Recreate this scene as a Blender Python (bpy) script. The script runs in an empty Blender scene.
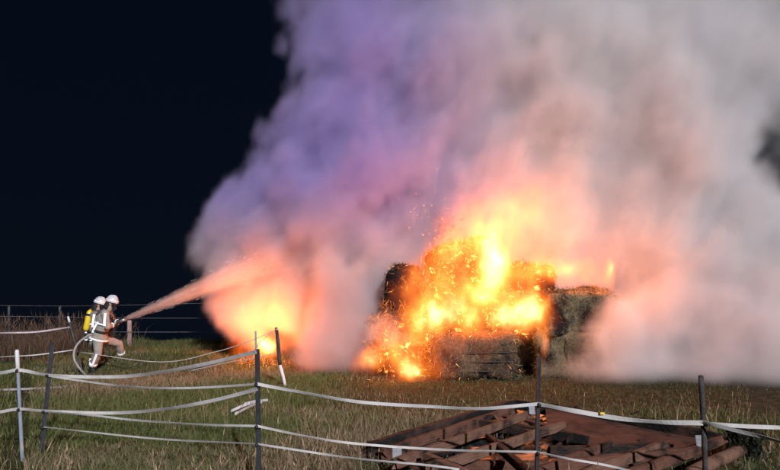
import bpy, bmesh, math, random
import numpy as np
from mathutils import Vector, Matrix, Euler

random.seed(7)
RNG = np.random.default_rng(7)
R = math.radians
scene = bpy.context.scene
COL = scene.collection

# ------------------------------------------------------------------ camera
W_PX, H_PX, FPX, HORIZON, CAM_H = 780.0, 470.0, 607.0, 300.0, 1.6
PITCH = math.atan((HORIZON - H_PX / 2) / FPX)
cam_data = bpy.data.cameras.new('camera')
cam = bpy.data.objects.new('camera', cam_data)
COL.objects.link(cam)
cam_data.sensor_fit = 'HORIZONTAL'
cam_data.sensor_width = 36.0
cam_data.lens = 36.0 * FPX / W_PX
cam_data.clip_start = 0.05
cam_data.clip_end = 4000.0
cam.location = (0, 0, CAM_H)
cam.rotation_euler = (math.pi / 2 + PITCH, 0, 0)
scene.camera = cam

# ------------------------------------------------------------------ night sky
SUN_AZ, SUN_EL = R(162), R(25)       # direction the light comes from: azimuth from +Y towards +X
world = bpy.data.worlds.new('World')
scene.world = world
world.use_nodes = True
wn = world.node_tree
bg = wn.nodes['Background']
sky = wn.nodes.new('ShaderNodeTexSky')
sky.sky_type = 'NISHITA'
sky.sun_disc = False
sky.sun_elevation = SUN_EL
sky.sun_rotation = SUN_AZ
sky.ozone_density = 6.0
sky.air_density = 1.0
sky.dust_density = 0.0
night = wn.nodes.new('ShaderNodeMix')          # moonless night: the sky's own light all but gone, an even navy left
night.data_type = 'RGBA'
night.inputs[0].default_value = 0.9985
wn.links.new(sky.outputs[0], night.inputs[6])
night.inputs[7].default_value = (0.016, 0.037, 0.088, 1)
wn.links.new(night.outputs[2], bg.inputs['Color'])
bg.inputs['Strength'].default_value = 0.09

# ------------------------------------------------------------------ floodlight from behind the camera
sun_data = bpy.data.lights.new('sun', 'SUN')
sun_data.energy = 4.3
sun_data.angle = R(1.0)
sun_data.color = (0.97, 0.96, 1.0)
sun = bpy.data.objects.new('sun', sun_data)
COL.objects.link(sun)
sun_dir = Vector((math.sin(SUN_AZ) * math.cos(SUN_EL), math.cos(SUN_AZ) * math.cos(SUN_EL), math.sin(SUN_EL)))
sun.rotation_euler = sun_dir.to_track_quat('Z', 'Y').to_euler()
sun.location = sun_dir * 30

# ------------------------------------------------------------------ exposure and engine
scene.view_settings.view_transform = 'Standard'
scene.view_settings.look = 'None'
scene.view_settings.exposure = 0.0
scene.view_settings.gamma = 1.0
scene.view_settings.use_curve_mapping = False
scene.render.engine = 'CYCLES'
cy = scene.cycles
cy.use_denoising = True
try:
    cy.denoiser = 'OPENIMAGEDENOISE'
except Exception:
    pass
cy.use_adaptive_sampling = True
cy.adaptive_threshold = 0.04
cy.max_bounces = 6
cy.diffuse_bounces = 2
cy.glossy_bounces = 2
cy.transmission_bounces = 2
cy.volume_bounces = 3
cy.transparent_max_bounces = 12
cy.volume_step_rate = 2.0
cy.volume_max_steps = 256
cy.sample_clamp_indirect = 4.0
cy.use_light_tree = True


# ------------------------------------------------------------------ helpers
def W(px, py, d):
    """Photo pixel -> world point at ground distance d (metres along +Y)."""
    a = (px - W_PX / 2) / FPX
    b = (H_PX / 2 - py) / FPX
    c, s = math.cos(PITCH), math.sin(PITCH)
    fy, fz = c - b * s, s + b * c
    k = d / fy
    return Vector((a * k, d, CAM_H + fz * k))


def G(px, py, z=0.0):
    """Photo pixel -> world point on the ground plane at height z."""
    p = W(px, py, 1.0)
    t = (z - CAM_H) / (p.z - CAM_H)
    return Vector((p.x * t, t, z))


def obj(name, data, parent=None, mat=None, loc=None, rot=None):
    o = bpy.data.objects.new(name, data)
    COL.objects.link(o)
    if mat is not None and data is not None:
        data.materials.clear()
        data.materials.append(mat)
    if parent is not None:
        o.parent = parent
    if loc is not None:
        o.location = loc
    if rot is not None:
        o.rotation_euler = rot
    return o


def empty(name, loc=(0, 0, 0), rot=(0, 0, 0)):
    o = bpy.data.objects.new(name, None)
    o.empty_display_size = 0.1
    COL.objects.link(o)
    o.location = loc
    o.rotation_euler = rot
    return o


def tag(o, label=None, cat=None, group=None, kind=None):
    if label: o['label'] = label
    if cat: o['category'] = cat
    if group: o['group'] = group
    if kind: o['kind'] = kind
    return o


def mesh_np(name, verts, faces, smooth=False):
    me = bpy.data.meshes.new(name)
    verts = np.asarray(verts, dtype=np.float32)
    faces = np.asarray(faces, dtype=np.int32)
    me.vertices.add(len(verts))
    me.vertices.foreach_set('co', verts.ravel())
    nf, k = faces.shape
    me.loops.add(nf * k)
    me.loops.foreach_set('vertex_index', faces.ravel())
    me.polygons.add(nf)
    me.polygons.foreach_set('loop_start', np.arange(0, nf * k, k, dtype=np.int32))
    me.polygons.foreach_set('loop_total', np.full(nf, k, dtype=np.int32))
    if smooth:
        me.polygons.foreach_set('use_smooth', np.ones(nf, dtype=bool))
    me.update(calc_edges=True)
    return me


def bm_mesh(name, bm, smooth=False):
    me = bpy.data.meshes.new(name)
    bm.normal_update()
    bm.to_mesh(me)
    bm.free()
    if smooth:
        for p in me.polygons:
            p.use_smooth = True
    return me


def tube_bm(bm, pts, radii, seg=8, caps=True, flat=1.0):
    """Sweep a round section along pts (list of Vectors)."""
    pts = [Vector(p) for p in pts]
    n = len(pts)
    if not hasattr(radii, '__len__'):
        radii = [radii] * n
    rings = []
    up = Vector((0, 0, 1))
    for i, p in enumerate(pts):
        t = (pts[min(i + 1, n - 1)] - pts[max(i - 1, 0)])
        if t.length < 1e-9: t = Vector((0, 0, 1))
        t.normalize()
        u = t.cross(up)
        if u.length < 0.05: u = t.cross(Vector((0, 1, 0)))
        u.normalize()
        v = u.cross(t).normalized()
        ring = []
        for k in range(seg):
            a = 2 * math.pi * k / seg
            ring.append(bm.verts.new(p + u * (math.cos(a) * radii[i] * flat) + v * (math.sin(a) * radii[i])))
        rings.append(ring)
    for i in range(n - 1):
        for k in range(seg):
            bm.faces.new((rings[i][k], rings[i][(k + 1) % seg], rings[i + 1][(k + 1) % seg], rings[i + 1][k]))
    if caps:
        bm.faces.new(list(reversed(rings[0])))
        bm.faces.new(rings[-1])
    return rings


def tube(name, pts, radii, mat, parent=None, seg=8, smooth=True, flat=1.0):
    bm = bmesh.new()
    tube_bm(bm, pts, radii, seg, True, flat)
    return obj(name, bm_mesh(name, bm, smooth), parent, mat)


def box_bm(bm, size, center=(0, 0, 0), rot=None, bevel=0.0):
    sx, sy, sz = [s / 2 for s in size]
    vs = [Vector((x, y, z)) for x in (-sx, sx) for y in (-sy, sy) for z in (-sz, sz)]
    if rot is not None:
        m = rot if isinstance(rot, Matrix) else Euler(rot).to_matrix()
        vs = [m @ v for v in vs]
    c = Vector(center)
    bv = [bm.verts.new(v + c) for v in vs]
    fs = []
    for q in ((0, 1, 3, 2), (4, 6, 7, 5), (0, 4, 5, 1), (2, 3, 7, 6), (0, 2, 6, 4), (1, 5, 7, 3)):
        fs.append(bm.faces.new([bv[i] for i in q]))
    if bevel > 0:
        es = list({e for f in fs for e in f.edges})
        bmesh.ops.bevel(bm, geom=es, offset=bevel, segments=2, affect='EDGES', profile=0.7)
    return bv


# ---- node expression helper: sockets with operators ----
class X:
    tree = None
    def __init__(self, s): self.s = s
    @staticmethod
    def put(inp, v):
        if isinstance(v, X): X.tree.links.new(v.s, inp)
        elif v is not None:
            inp.default_value = v
    @staticmethod
    def m(op, *a, clamp=False):
        n = X.tree.nodes.new('ShaderNodeMath'); n.operation = op; n.use_clamp = clamp
        for i, v in enumerate(a): X.put(n.inputs[i], v)
        return X(n.outputs[0])
    @staticmethod
    def v(op, *a):
        n = X.tree.nodes.new('ShaderNodeVectorMath'); n.operation = op
        for i, v in enumerate(a):
            inp = n.inputs['Scale'] if (op == 'SCALE' and i == 1) else n.inputs[i]
            X.put(inp, v)
        return X(n.outputs['Value'] if op in ('DOT_PRODUCT', 'LENGTH', 'DISTANCE') else n.outputs['Vector'])
    def __add__(s, o): return X.m('ADD', s, o)
    def __sub__(s, o): return X.m('SUBTRACT', s, o)
    def __rsub__(s, o): return X.m('SUBTRACT', o, s)
    def __mul__(s, o): return X.m('MULTIPLY', s, o)
    __rmul__ = __mul__
    __radd__ = __add__
    def __truediv__(s, o): return X.m('DIVIDE', s, o)
    def max(s, o): return X.m('MAXIMUM', s, o)
    def min(s, o): return X.m('MINIMUM', s, o)
    def clamp(s): return X.m('ADD', s, 0.0, clamp=True)
    @staticmethod
    def noise(vec, scale, detail=4.0, rough=0.5, kind='FBM', color=False, normalize=True, lac=2.0):
        n = X.tree.nodes.new('ShaderNodeTexNoise')
        n.noise_type = kind
        if hasattr(n, 'normalize'): n.normalize = normalize
        X.put(n.inputs['Vector'], vec)
        n.inputs['Scale'].default_value = scale
        n.inputs['Detail'].default_value = detail
        n.inputs['Roughness'].default_value = rough
        n.inputs['Lacunarity'].default_value = lac
        return X(n.outputs['Color'] if color else n.outputs[0])
    @staticmethod
    def voronoi(vec, scale, feature='F1', smooth=0.5, out='Distance', rnd=1.0):
        n = X.tree.nodes.new('ShaderNodeTexVoronoi')
        n.feature = feature
        X.put(n.inputs['Vector'], vec)
        n.inputs['Scale'].default_value = scale
        n.inputs['Randomness'].default_value = rnd
        if feature == 'SMOOTH_F1': n.inputs['Smoothness'].default_value = smooth
        return X(n.outputs[out])
    @staticmethod
    def mapr(v, a, b, c, d, smooth=False):
        n = X.tree.nodes.new('ShaderNodeMapRange')
        if smooth: n.interpolation_type = 'SMOOTHSTEP'
        for i, q in enumerate((v, a, b, c, d)): X.put(n.inputs[i], q)
        return X(n.outputs[0])
    @staticmethod
    def ramp(v, stops, interp='LINEAR'):
        n = X.tree.nodes.new('ShaderNodeValToRGB')
        cr = n.color_ramp
        cr.interpolation = interp
        while len(cr.elements) < len(stops): cr.elements.new(0.5)
        for e, (p, c) in zip(cr.elements, stops):
            e.position = p
            e.color = tuple(c) + (1.0,) if len(c) == 3 else c
        X.put(n.inputs[0], v)
        return X(n.outputs[0])
    @staticmethod
    def mix(f, a, b, blend='MIX'):
        n = X.tree.nodes.new('ShaderNodeMix'); n.data_type = 'RGBA'; n.blend_type = blend
        X.put(n.inputs[0], f)
        for inp, v in ((n.inputs[6], a), (n.inputs[7], b)):
            if isinstance(v, X): X.tree.links.new(v.s, inp)
            else: inp.default_value = tuple(v) + (1.0,) if len(v) == 3 else v
        return X(n.outputs[2])
    @staticmethod
    def sep(v):
        n = X.tree.nodes.new('ShaderNodeSeparateXYZ'); X.put(n.inputs[0], v)
        return X(n.outputs[0]), X(n.outputs[1]), X(n.outputs[2])
    @staticmethod
    def comb(a, b, c):
        n = X.tree.nodes.new('ShaderNodeCombineXYZ')
        for i, q in enumerate((a, b, c)): X.put(n.inputs[i], q)
        return X(n.outputs[0])
    @staticmethod
    def coord(which='Object'):
        n = X.tree.nodes.new('ShaderNodeTexCoord')
        return X(n.outputs[which])
    @staticmethod
    def attr(name, out='Color'):
        n = X.tree.nodes.new('ShaderNodeAttribute'); n.attribute_name = name
        return X(n.outputs[out])


def material(name):
    m = bpy.data.materials.new(name)
    m.use_nodes = True
    nt = m.node_tree
    X.tree = nt
    return m, nt.nodes['Principled BSDF']


def simple_mat(name, col, rough=0.8, metallic=0.0, vary=0.25, scale=8.0, bump=0.0, bscale=60.0, spec=0.3, coord='Object'):
    """Principled with a broken-up base colour and fine relief."""
    m, b = material(name)
    co = X.coord(coord)
    n1 = X.noise(co, scale, 5, 0.6)
    f = X.mapr(n1, 0.3, 0.7, 1 - vary, 1 + vary)
    c = X.mix(1.0, col, X.comb(f, f, f), 'MULTIPLY')
    X.tree.links.new(c.s, b.inputs['Base Color'])
    b.inputs['Roughness'].default_value = rough
    b.inputs['Metallic'].default_value = metallic
    b.inputs['Specular IOR Level'].default_value = spec
    if bump:
        bn = X.tree.nodes.new('ShaderNodeBump')
        bn.inputs['Strength'].default_value = bump
        bn.inputs['Distance'].default_value = 0.01
        X.put(bn.inputs['Height'], X.noise(co, bscale, 4, 0.6))
        X.tree.links.new(bn.outputs[0], b.inputs['Normal'])
    return m


def volume_from_field(name, lo, hi, voxel, build, mat, parent=None):
    """A mesh object whose geometry nodes fill a volume grid with the density field made by build(position)."""
    ng = bpy.data.node_groups.new(name + '_density', 'GeometryNodeTree')
    ng.interface.new_socket(name='Geometry', in_out='OUTPUT', socket_type='NodeSocketGeometry')
    X.tree = ng
    go = ng.nodes.new('NodeGroupOutput')
    pos = X(ng.nodes.new('GeometryNodeInputPosition').outputs[0])
    dens = build(pos)
    vc = ng.nodes.new('GeometryNodeVolumeCube')
    X.put(vc.inputs['Density'], dens)
    vc.inputs['Min'].default_value = lo
    vc.inputs['Max'].default_value = hi
    for k, ax in enumerate('XYZ'):
        vc.inputs['Resolution ' + ax].default_value = max(8, int((hi[k] - lo[k]) / voxel))
    sm = ng.nodes.new('GeometryNodeSetMaterial')
    sm.inputs['Material'].default_value = mat
    ng.links.new(vc.outputs[0], sm.inputs[0])
    ng.links.new(sm.outputs[0], go.inputs[0])
    bm = bmesh.new()
    box_bm(bm, [hi[k] - lo[k] for k in range(3)], [(hi[k] + lo[k]) / 2 for k in range(3)])
    o = obj(name, bm_mesh(name, bm), parent, mat)
    md = o.modifiers.new('density', 'NODES')
    md.node_group = ng
    if voxel < 0.08:
        mat.cycles.volume_step_rate = 2.0
    return o


def blobs(p, items):
    """Sum of gaussian ellipsoids. items: (center, radii, weight)."""
    acc = None
    for c, r, w in items:
        q = X.v('MULTIPLY', X.v('SUBTRACT', p, tuple(c)), (1 / r[0], 1 / r[1], 1 / r[2]))
        e = X.m('POWER', 2.718282, X.v('DOT_PRODUCT', q, q) * -1.0) * w
        acc = e if acc is None else acc + e
    return acc


def warp(p, scale, amount, detail=3.0, rough=0.5, off=(0, 0, 0)):
    n = X.noise(X.v('ADD', p, off), scale, detail, rough, color=True)
    return X.v('ADD', p, X.v('SCALE', X.v('SUBTRACT', n, (0.5, 0.5, 0.5)), amount))
# ------------------------------------------------------------------ value noise for scattering
_T = RNG.random((64, 64))


def vnoise(x, y, s=1.0):
    x = np.asarray(x, float) * s + 100.3
    y = np.asarray(y, float) * s + 100.7
    xi, yi = np.floor(x).astype(int), np.floor(y).astype(int)
    fx, fy = x - xi, y - yi
    fx, fy = fx * fx * (3 - 2 * fx), fy * fy * (3 - 2 * fy)
    a, b = _T[xi % 64, yi % 64], _T[(xi + 1) % 64, yi % 64]
    c, d = _T[xi % 64, (yi + 1) % 64], _T[(xi + 1) % 64, (yi + 1) % 64]
    return (a * (1 - fx) + b * fx) * (1 - fy) + (c * (1 - fx) + d * fx) * fy


def fbm(x, y, s=1.0, o=4):
    t, w, tot = 0, 1.0, 0
    for k in range(o):
        t = t + vnoise(np.asarray(x) + 17.3 * k, np.asarray(y) - 9.1 * k, s * 2 ** k) * w
        tot += w
        w *= 0.5
    return t / tot


def sstep(a, b, x):
    t = np.clip((np.asarray(x, float) - a) / (b - a), 0, 1)
    return t * t * (3 - 2 * t)


def ground_z(x, y):
    """Meadow: small humps, a grassy bank under the firefighters' step, an added drop beyond the far fence."""
    x = np.asarray(x, float)
    y = np.asarray(y, float)
    z = (fbm(x, y, 0.45, 4) - 0.5) * 0.14 * sstep(2, 6, y)
    bank = np.exp(-((y - 14.1) / 0.62) ** 2) * sstep(-6.7, -6.0, x) * (1 - sstep(-4.4, -3.2, x)) * 0.36
    far = np.where(y > 23, -0.11 * (y - 23) ** 2 / (y - 23 + 6), 0.0)  # added drop: hides the far field, which the sun would light up
    return z + bank + far


def gz(x, y):
    return float(ground_z(x, y))


ys = np.concatenate([[-60, -30, -12, -5], np.arange(-2, 24, 0.2), np.arange(24, 40, 1.0), [45, 60, 90, 140, 250, 500, 900, 1500]])
xs = np.concatenate([[-1500, -700, -300, -120, -60, -35, -22], np.arange(-15, 15.01, 0.25), [22, 35, 60, 120, 300, 700, 1500]])
gx, gy = np.meshgrid(xs, ys)
gv = np.stack([gx, gy, ground_z(gx, gy)], -1).reshape(-1, 3)
nx, ny = len(xs), len(ys)
ii, jj = np.meshgrid(np.arange(nx - 1), np.arange(ny - 1))
q = (jj * nx + ii).ravel()
gf = np.stack([q, q + 1, q + 1 + nx, q + nx], 1)


def ground_material():
    m, b = material('meadow_soil')
    co = X.coord('Object')
    x, y, z = X.sep(co)
    n = X.noise(co, 0.7, 6, 0.62)
    n2 = X.noise(co, 5.0, 6, 0.7)
    green = X.ramp(n2, [(0.3, (0.024, 0.030, 0.011)), (0.55, (0.06, 0.066, 0.027)), (0.75, (0.11, 0.10, 0.05))])
    brown = X.ramp(n2, [(0.3, (0.012, 0.011, 0.007)), (0.5, (0.034, 0.031, 0.019)), (0.7, (0.075, 0.067, 0.04))])
    # trampled and burnt earth round the stack
    right = X.mapr(x + (n - 0.5) * 2.5, -2.2, 1.5, 0.0, 1.0)
    deep = X.mapr(y + (n - 0.5) * 3.0, 7.6, 9.8, 0.0, 1.0)
    c = X.mix((right * deep).clamp(), green, brown)
    X.put(b.inputs['Base Color'], c)
    b.inputs['Roughness'].default_value = 0.95
    b.inputs['Specular IOR Level'].default_value = 0.1
    bn = X.tree.nodes.new('ShaderNodeBump')
    bn.inputs['Strength'].default_value = 0.8
    bn.inputs['Distance'].default_value = 0.05
    X.put(bn.inputs['Height'], X.noise(co, 14.0, 6, 0.7))
    X.tree.links.new(bn.outputs[0], b.inputs['Normal'])
    return m


ground = obj('ground', mesh_np('ground', gv, gf, True), mat=ground_material())
tag(ground, 'rough grassy meadow with burnt brown earth round the stack', kind='structure')


# ------------------------------------------------------------------ grass
def blade_material(name, trans=0.25):
    m, b = material(name)
    c = X.attr('Col')
    X.put(b.inputs['Base Color'], c)
    b.inputs['Roughness'].default_value = 0.7
    b.inputs['Specular IOR Level'].default_value = 0.15
    nt = m.node_tree
    tr = nt.nodes.new('ShaderNodeBsdfTranslucent')
    X.put(tr.inputs['Color'], c)
    mx = nt.nodes.new('ShaderNodeMixShader')
    mx.inputs[0].default_value = trans
    nt.links.new(b.outputs[0], mx.inputs[1])
    nt.links.new(tr.outputs[0], mx.inputs[2])
    nt.links.new(mx.outputs[0], nt.nodes['Material Output'].inputs['Surface'])
    return m


BLADE = blade_material('grass_blade')


def blades(name, x, y, h, w, col, lean, mat, z0=None, head=None):
    """Grass blades as bent two-segment ribbons; optional seed heads as a third wider segment."""
    n = len(x)
    z = (ground_z(x, y) if z0 is None else z0) - 0.01
    ang = RNG.random(n) * 2 * np.pi
    la = RNG.random(n) * 2 * np.pi
    ux, uy = np.cos(ang), np.sin(ang)
    lx, ly = np.cos(la) * lean * h, np.sin(la) * lean * h
    V = np.empty((n, 5, 3))
    mid = 0.55
    hw = w / 2
    for k, s in ((0, -1), (1, 1)):
        V[:, k] = np.stack([x + s * ux * hw, y + s * uy * hw, z], 1)
        V[:, 2 + k] = np.stack([x + s * ux * hw * .75 + lx * .35, y + s * uy * hw * .75 + ly * .35, z + h * mid], 1)
    V[:, 4] = np.stack([x + lx, y + ly, z + h * (1 - 0.4 * lean)], 1)
    b = np.arange(n)[:, None] * 5
    F = np.concatenate([b + np.array([[0, 1, 3]]), b + np.array([[0, 3, 2]]), b + np.array([[2, 3, 4]])], 0)
    C = np.repeat(col, 5, axis=0)
    V = V.reshape(-1, 3)
    if head is not None:
        k = np.nonzero(head)[0]
        m = len(k)
        tx, ty, tz = x[k] + lx[k], y[k] + ly[k], z[k] + h[k] * (1 - 0.4 * lean[k])
        hh, hwid = h[k] * 0.13 + 0.008, w[k] * 0.9 + 0.001
        Hs = np.empty((m, 4, 3))
        dx, dy = lx[k] * 0.15, ly[k] * 0.15
        Hs[:, 0] = np.stack([tx - dx, ty - dy, tz - hh * .5], 1)
        Hs[:, 1] = np.stack([tx + ux[k] * hwid, ty + uy[k] * hwid, tz], 1)
        Hs[:, 2] = np.stack([tx + dx * 1.5, ty + dy * 1.5, tz + hh], 1)
        Hs[:, 3] = np.stack([tx - ux[k] * hwid, ty - uy[k] * hwid, tz], 1)
        hb = len(V) + np.arange(m)[:, None] * 4
        F = np.concatenate([F, hb + np.array([[0, 1, 2]]), hb + np.array([[0, 2, 3]])], 0)
        V = np.concatenate([V, Hs.reshape(-1, 3)], 0)
        C = np.concatenate([C, np.repeat(col[k] * 1.1, 4, axis=0)], 0)
    me = mesh_np(name, V, F)
    at = me.color_attributes.new('Col', 'FLOAT_COLOR', 'POINT')
    at.data.foreach_set('color', np.concatenate([C, np.ones((len(C), 1))], 1).astype(np.float32).ravel())
    return obj(name, me, mat=mat)


def spread(n, d0, d1, margin=1.5, power=1.0, a0=-1.0, a1=1.0):
    """Random ground points in the view wedge between distances d0 and d1 (a0..a1 across the frame)."""
    d = d0 + (d1 - d0) * RNG.random(n) ** power
    half = d * (W_PX / 2 / FPX)
    u = a0 + (a1 - a0) * RNG.random(n)
    side = np.where(a0 <= -1, -1, 0) * (u < -0.9) * RNG.random(n) * margin + np.where(a1 >= 1, 1, 0) * (u > 0.9) * RNG.random(n) * margin
    return u * half + side, d


def mixcol(a, b, t):
    return np.asarray(a)[None, :] * (1 - t[:, None]) + np.asarray(b)[None, :] * t[:, None]


GREEN1, GREEN2 = (0.075, 0.10, 0.032), (0.15, 0.185, 0.068)
STRAW1, STRAW2 = (0.17, 0.13, 0.08), (0.36, 0.30, 0.20)
DARKB = (0.045, 0.036, 0.018)


def grass_cols(x, y):
    n = len(x)
    dry = fbm(x, y, 0.55, 3)
    band = np.exp(-((y - 6.4) / 1.1) ** 2) * 0.20 - 0.16 * np.exp(-((y - 8.6) / 1.2) ** 2) - 0.12 * sstep(9, 12, y) - 0.12 * (1 - sstep(4.6, 5.6, y))
    scorched = sstep(-1.6, 0.9, x + (fbm(x, y, .8, 3) - .5) * 3) * sstep(7.6, 9.6, y + (fbm(x + 9, y, .9, 3) - .5) * 3)
    pdry = np.clip((dry - 0.5) * 3.2 + 0.22 + band * 1.7, 0.04, 0.96)
    isdry = RNG.random(n) < pdry
    t = RNG.random(n)
    c = np.where(isdry[:, None], mixcol(STRAW1, STRAW2, t ** 1.5), mixcol(GREEN1, GREEN2, t))
    br = (RNG.random(n) < scorched * 0.6)
    c = np.where(br[:, None], mixcol(DARKB, (0.14, 0.11, 0.058), RNG.random(n) ** 2), c)
    return c, isdry, scorched


def not_in_debris(x, y):
    return ~((y > 4.6) & (y < 8.3) & (x > -0.05 + (y - 5.6) * 0.62) & (x < 3.3 + (y - 5.8) * 0.1))


# dense turf
n = 210000
x, y = spread(n, 3.9, 15.5, power=1.5)
c, dry, sc = grass_cols(x, y)
keep = (RNG.random(n) > sc * 0.35) & (not_in_debris(x, y) | (RNG.random(n) < 0.06))
x, y, c, dry, sc = x[keep], y[keep], c[keep], dry[keep], sc[keep]
h = (0.07 + 0.12 * RNG.random(len(x)) ** 1.6) * (0.65 + 0.8 * fbm(x + 5, y, 0.9, 3)) * (1 - 0.6 * sc)
tread = np.exp(-(((x + 6.3) / .75) ** 2 + ((y - 13.3) / .7) ** 2))
h = h * (1 - .65 * tread)
turf = blades('grass', x, y, h, 0.0015 + 0.003 * RNG.random(len(x)) + 0.00055 * y, c, 0.2 + 0.8 * RNG.random(len(x)), BLADE)
tag(turf, 'short green and straw coloured meadow grass', 'grass', kind='stuff')

# tall dry stems with seed heads in the foreground
n = 10000
x, y = spread(n, 4.2, 8.6, power=1.0)
p = np.clip((fbm(x + 3, y + 8, 0.8, 3) - 0.40) * 4.0, 0, 1) * (0.35 + 0.65 * (1 - sstep(0.2, 1.4, x)))
keep = (RNG.random(n) < p) & (not_in_debris(x, y) | (RNG.random(n) < 0.03))
x, y = x[keep], y[keep]
m = len(x)
t = RNG.random(m)
stems = blades('dry_grass', x, y, 0.16 + 0.30 * RNG.random(m) ** 1.7, 0.003 + 0.002 * RNG.random(m), mixcol(STRAW1, (0.48, 0.37, 0.24), t), 0.1 + 0.45 * RNG.random(m) ** 1.5, BLADE, head=RNG.random(m) < 0.5)
tag(stems, 'tall dry straw coloured grass stems along the near fence', 'grass', kind='stuff')

# rank brown grass and weeds at the back on the left
n = 18000
x = -15.5 + 7.6 * RNG.random(n)
y = 16.2 + 3.8 * RNG.random(n)
p = np.clip((fbm(x, y, 0.7, 3) - 0.33) * 4, 0, 1) * (1 - sstep(-9.9, -8.3, x) * 0.95)
keep = RNG.random(n) < p
x, y = x[keep], y[keep]
m = len(x)
t = RNG.random(m)
weeds = blades('tall_weeds', x, y, 0.45 + 0.8 * RNG.random(m) ** 1.6, 0.006 + 0.004 * RNG.random(m), mixcol((0.055, 0.034, 0.024), (0.20, 0.13, 0.09), t), 0.1 + 0.5 * RNG.random(m), BLADE, head=RNG.random(m) < 0.35)
tag(weeds, 'tall brown withered weeds along the far fence', 'weeds', kind='stuff')

# brownish tussocks by the bank behind the firefighters
n = 52000
x = -14.0 + 15.0 * RNG.random(n)
y = 14.0 + 9.5 * RNG.random(n)
p = np.clip((fbm(x + 1, y + 4, 1.1, 3) - 0.30) * 4, 0, 1)
keep = RNG.random(n) < p
x, y = x[keep], y[keep]
m = len(x)
t = RNG.random(m)
tuss = blades('tussock_grass', x, y, (0.10 + 0.2 * RNG.random(m)) * (0.4 + 1.2 * fbm(x, y, 1.4, 2)), 0.008 + 0.004 * RNG.random(m), np.where((RNG.random(m) < np.clip((fbm(x + 7, y, .9, 3) - .3) * 2.5, .1, .8))[:, None], mixcol((0.11, 0.065, 0.03), (0.22, 0.14, 0.07), t), mixcol(GREEN1, GREEN2, t)), 0.3 + 0.7 * RNG.random(m), BLADE)
tag(tuss, 'coarse brown and green tussock grass on the bank', 'grass', kind='stuff')
# ------------------------------------------------------------------ fences
M_WHITE = simple_mat('white_tape', (0.45, 0.435, 0.43), .6, vary=.25, scale=4, bump=.25, bscale=90)
M_ROPE = simple_mat('grey_rope', (0.50, 0.47, 0.46), .7, vary=.2, scale=7)
M_WIRE = simple_mat('galvanised_wire', (0.34, 0.34, 0.36), .45, metallic=.6, vary=.15)
M_OLDWIRE = simple_mat('old_wire', (0.13, 0.12, 0.13), .7, vary=.3)
M_DARKPOST = simple_mat('dark_steel_post', (0.050, 0.052, 0.062), .5, metallic=.35, vary=.45, scale=9, bump=.3)
M_GREYPOST = simple_mat('grey_plastic_post', (0.20, 0.25, 0.31), .5, vary=.2, scale=6)
M_PALEPOST = simple_mat('pale_plastic', (0.62, 0.63, 0.66), .5, vary=.1, scale=6)
M_BURNT = simple_mat('burnt_wood_post', (0.045, 0.040, 0.042), .85, vary=.6, scale=12, bump=.8, bscale=45)
M_WOODPOST = simple_mat('weathered_post', (0.36, 0.23, 0.21), .85, vary=.3, scale=6, bump=.6, bscale=40)
M_BLACK = simple_mat('black_plastic', (0.02, 0.02, 0.022), .5, vary=.2)


def sag(a, b, n=14, drop=0.05):
    a, b = Vector(a), Vector(b)
    return [a.lerp(b, i / n) - Vector((0, 0, drop * 4 * (i / n) * (1 - i / n))) for i in range(n + 1)]


def through(pts, n=8):
    """Smooth curve through points (Catmull-Rom)."""
    pts = [Vector(p) for p in pts]
    P = [pts[0] * 2 - pts[1]] + pts + [pts[-1] * 2 - pts[-2]]
    out = []
    for i in range(1, len(P) - 2):
        for k in range(n):
            t = k / n
            a, b, c, d = P[i - 1], P[i], P[i + 1], P[i + 2]
            out.append(0.5 * ((2 * b) + (c - a) * t + (2 * a - 5 * b + 4 * c - d) * t * t + (3 * b - a - 3 * c + d) * t ** 3))
    out.append(pts[-1])
    return out


def tape(parent, pts, width=0.03, mat=None, twist=0.5, name='tape'):
    """Woven fence tape: a thin ribbon standing on edge, turning a little along its length."""
    bm = bmesh.new()
    rows = []
    ph = random.random() * 6
    n = len(pts)
    for i, p in enumerate(pts):
        t = (pts[min(i + 1, n - 1)] - pts[max(i - 1, 0)]).normalized()
        side = t.cross(Vector((0, 0, 1)))
        if side.length < .05: side = Vector((1, 0, 0))
        side.normalize()
        up = side.cross(t)
        a = twist * math.sin(ph + i * 0.33) + 0.2
        w = up * math.cos(a) + side * math.sin(a)
        nn = t.cross(w)
        rows.append([bm.verts.new(p + w * (s * width / 2) + nn * (q * 0.0015)) for s, q in ((-1, -1), (1, -1), (1, 1), (-1, 1))])
    for i in range(n - 1):
        for k in range(4):
            bm.faces.new((rows[i][k], rows[i][(k + 1) % 4], rows[i + 1][(k + 1) % 4], rows[i + 1][k]))
    bm.faces.new(rows[0][::-1])
    bm.faces.new(rows[-1])
    return obj(name, bm_mesh(name, bm, False), parent, mat or M_WHITE)


def rope(parent, pts, r=0.004, mat=None, name='wire'):
    return tube(name, pts, r, mat or M_WIRE, parent, 5)


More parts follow.
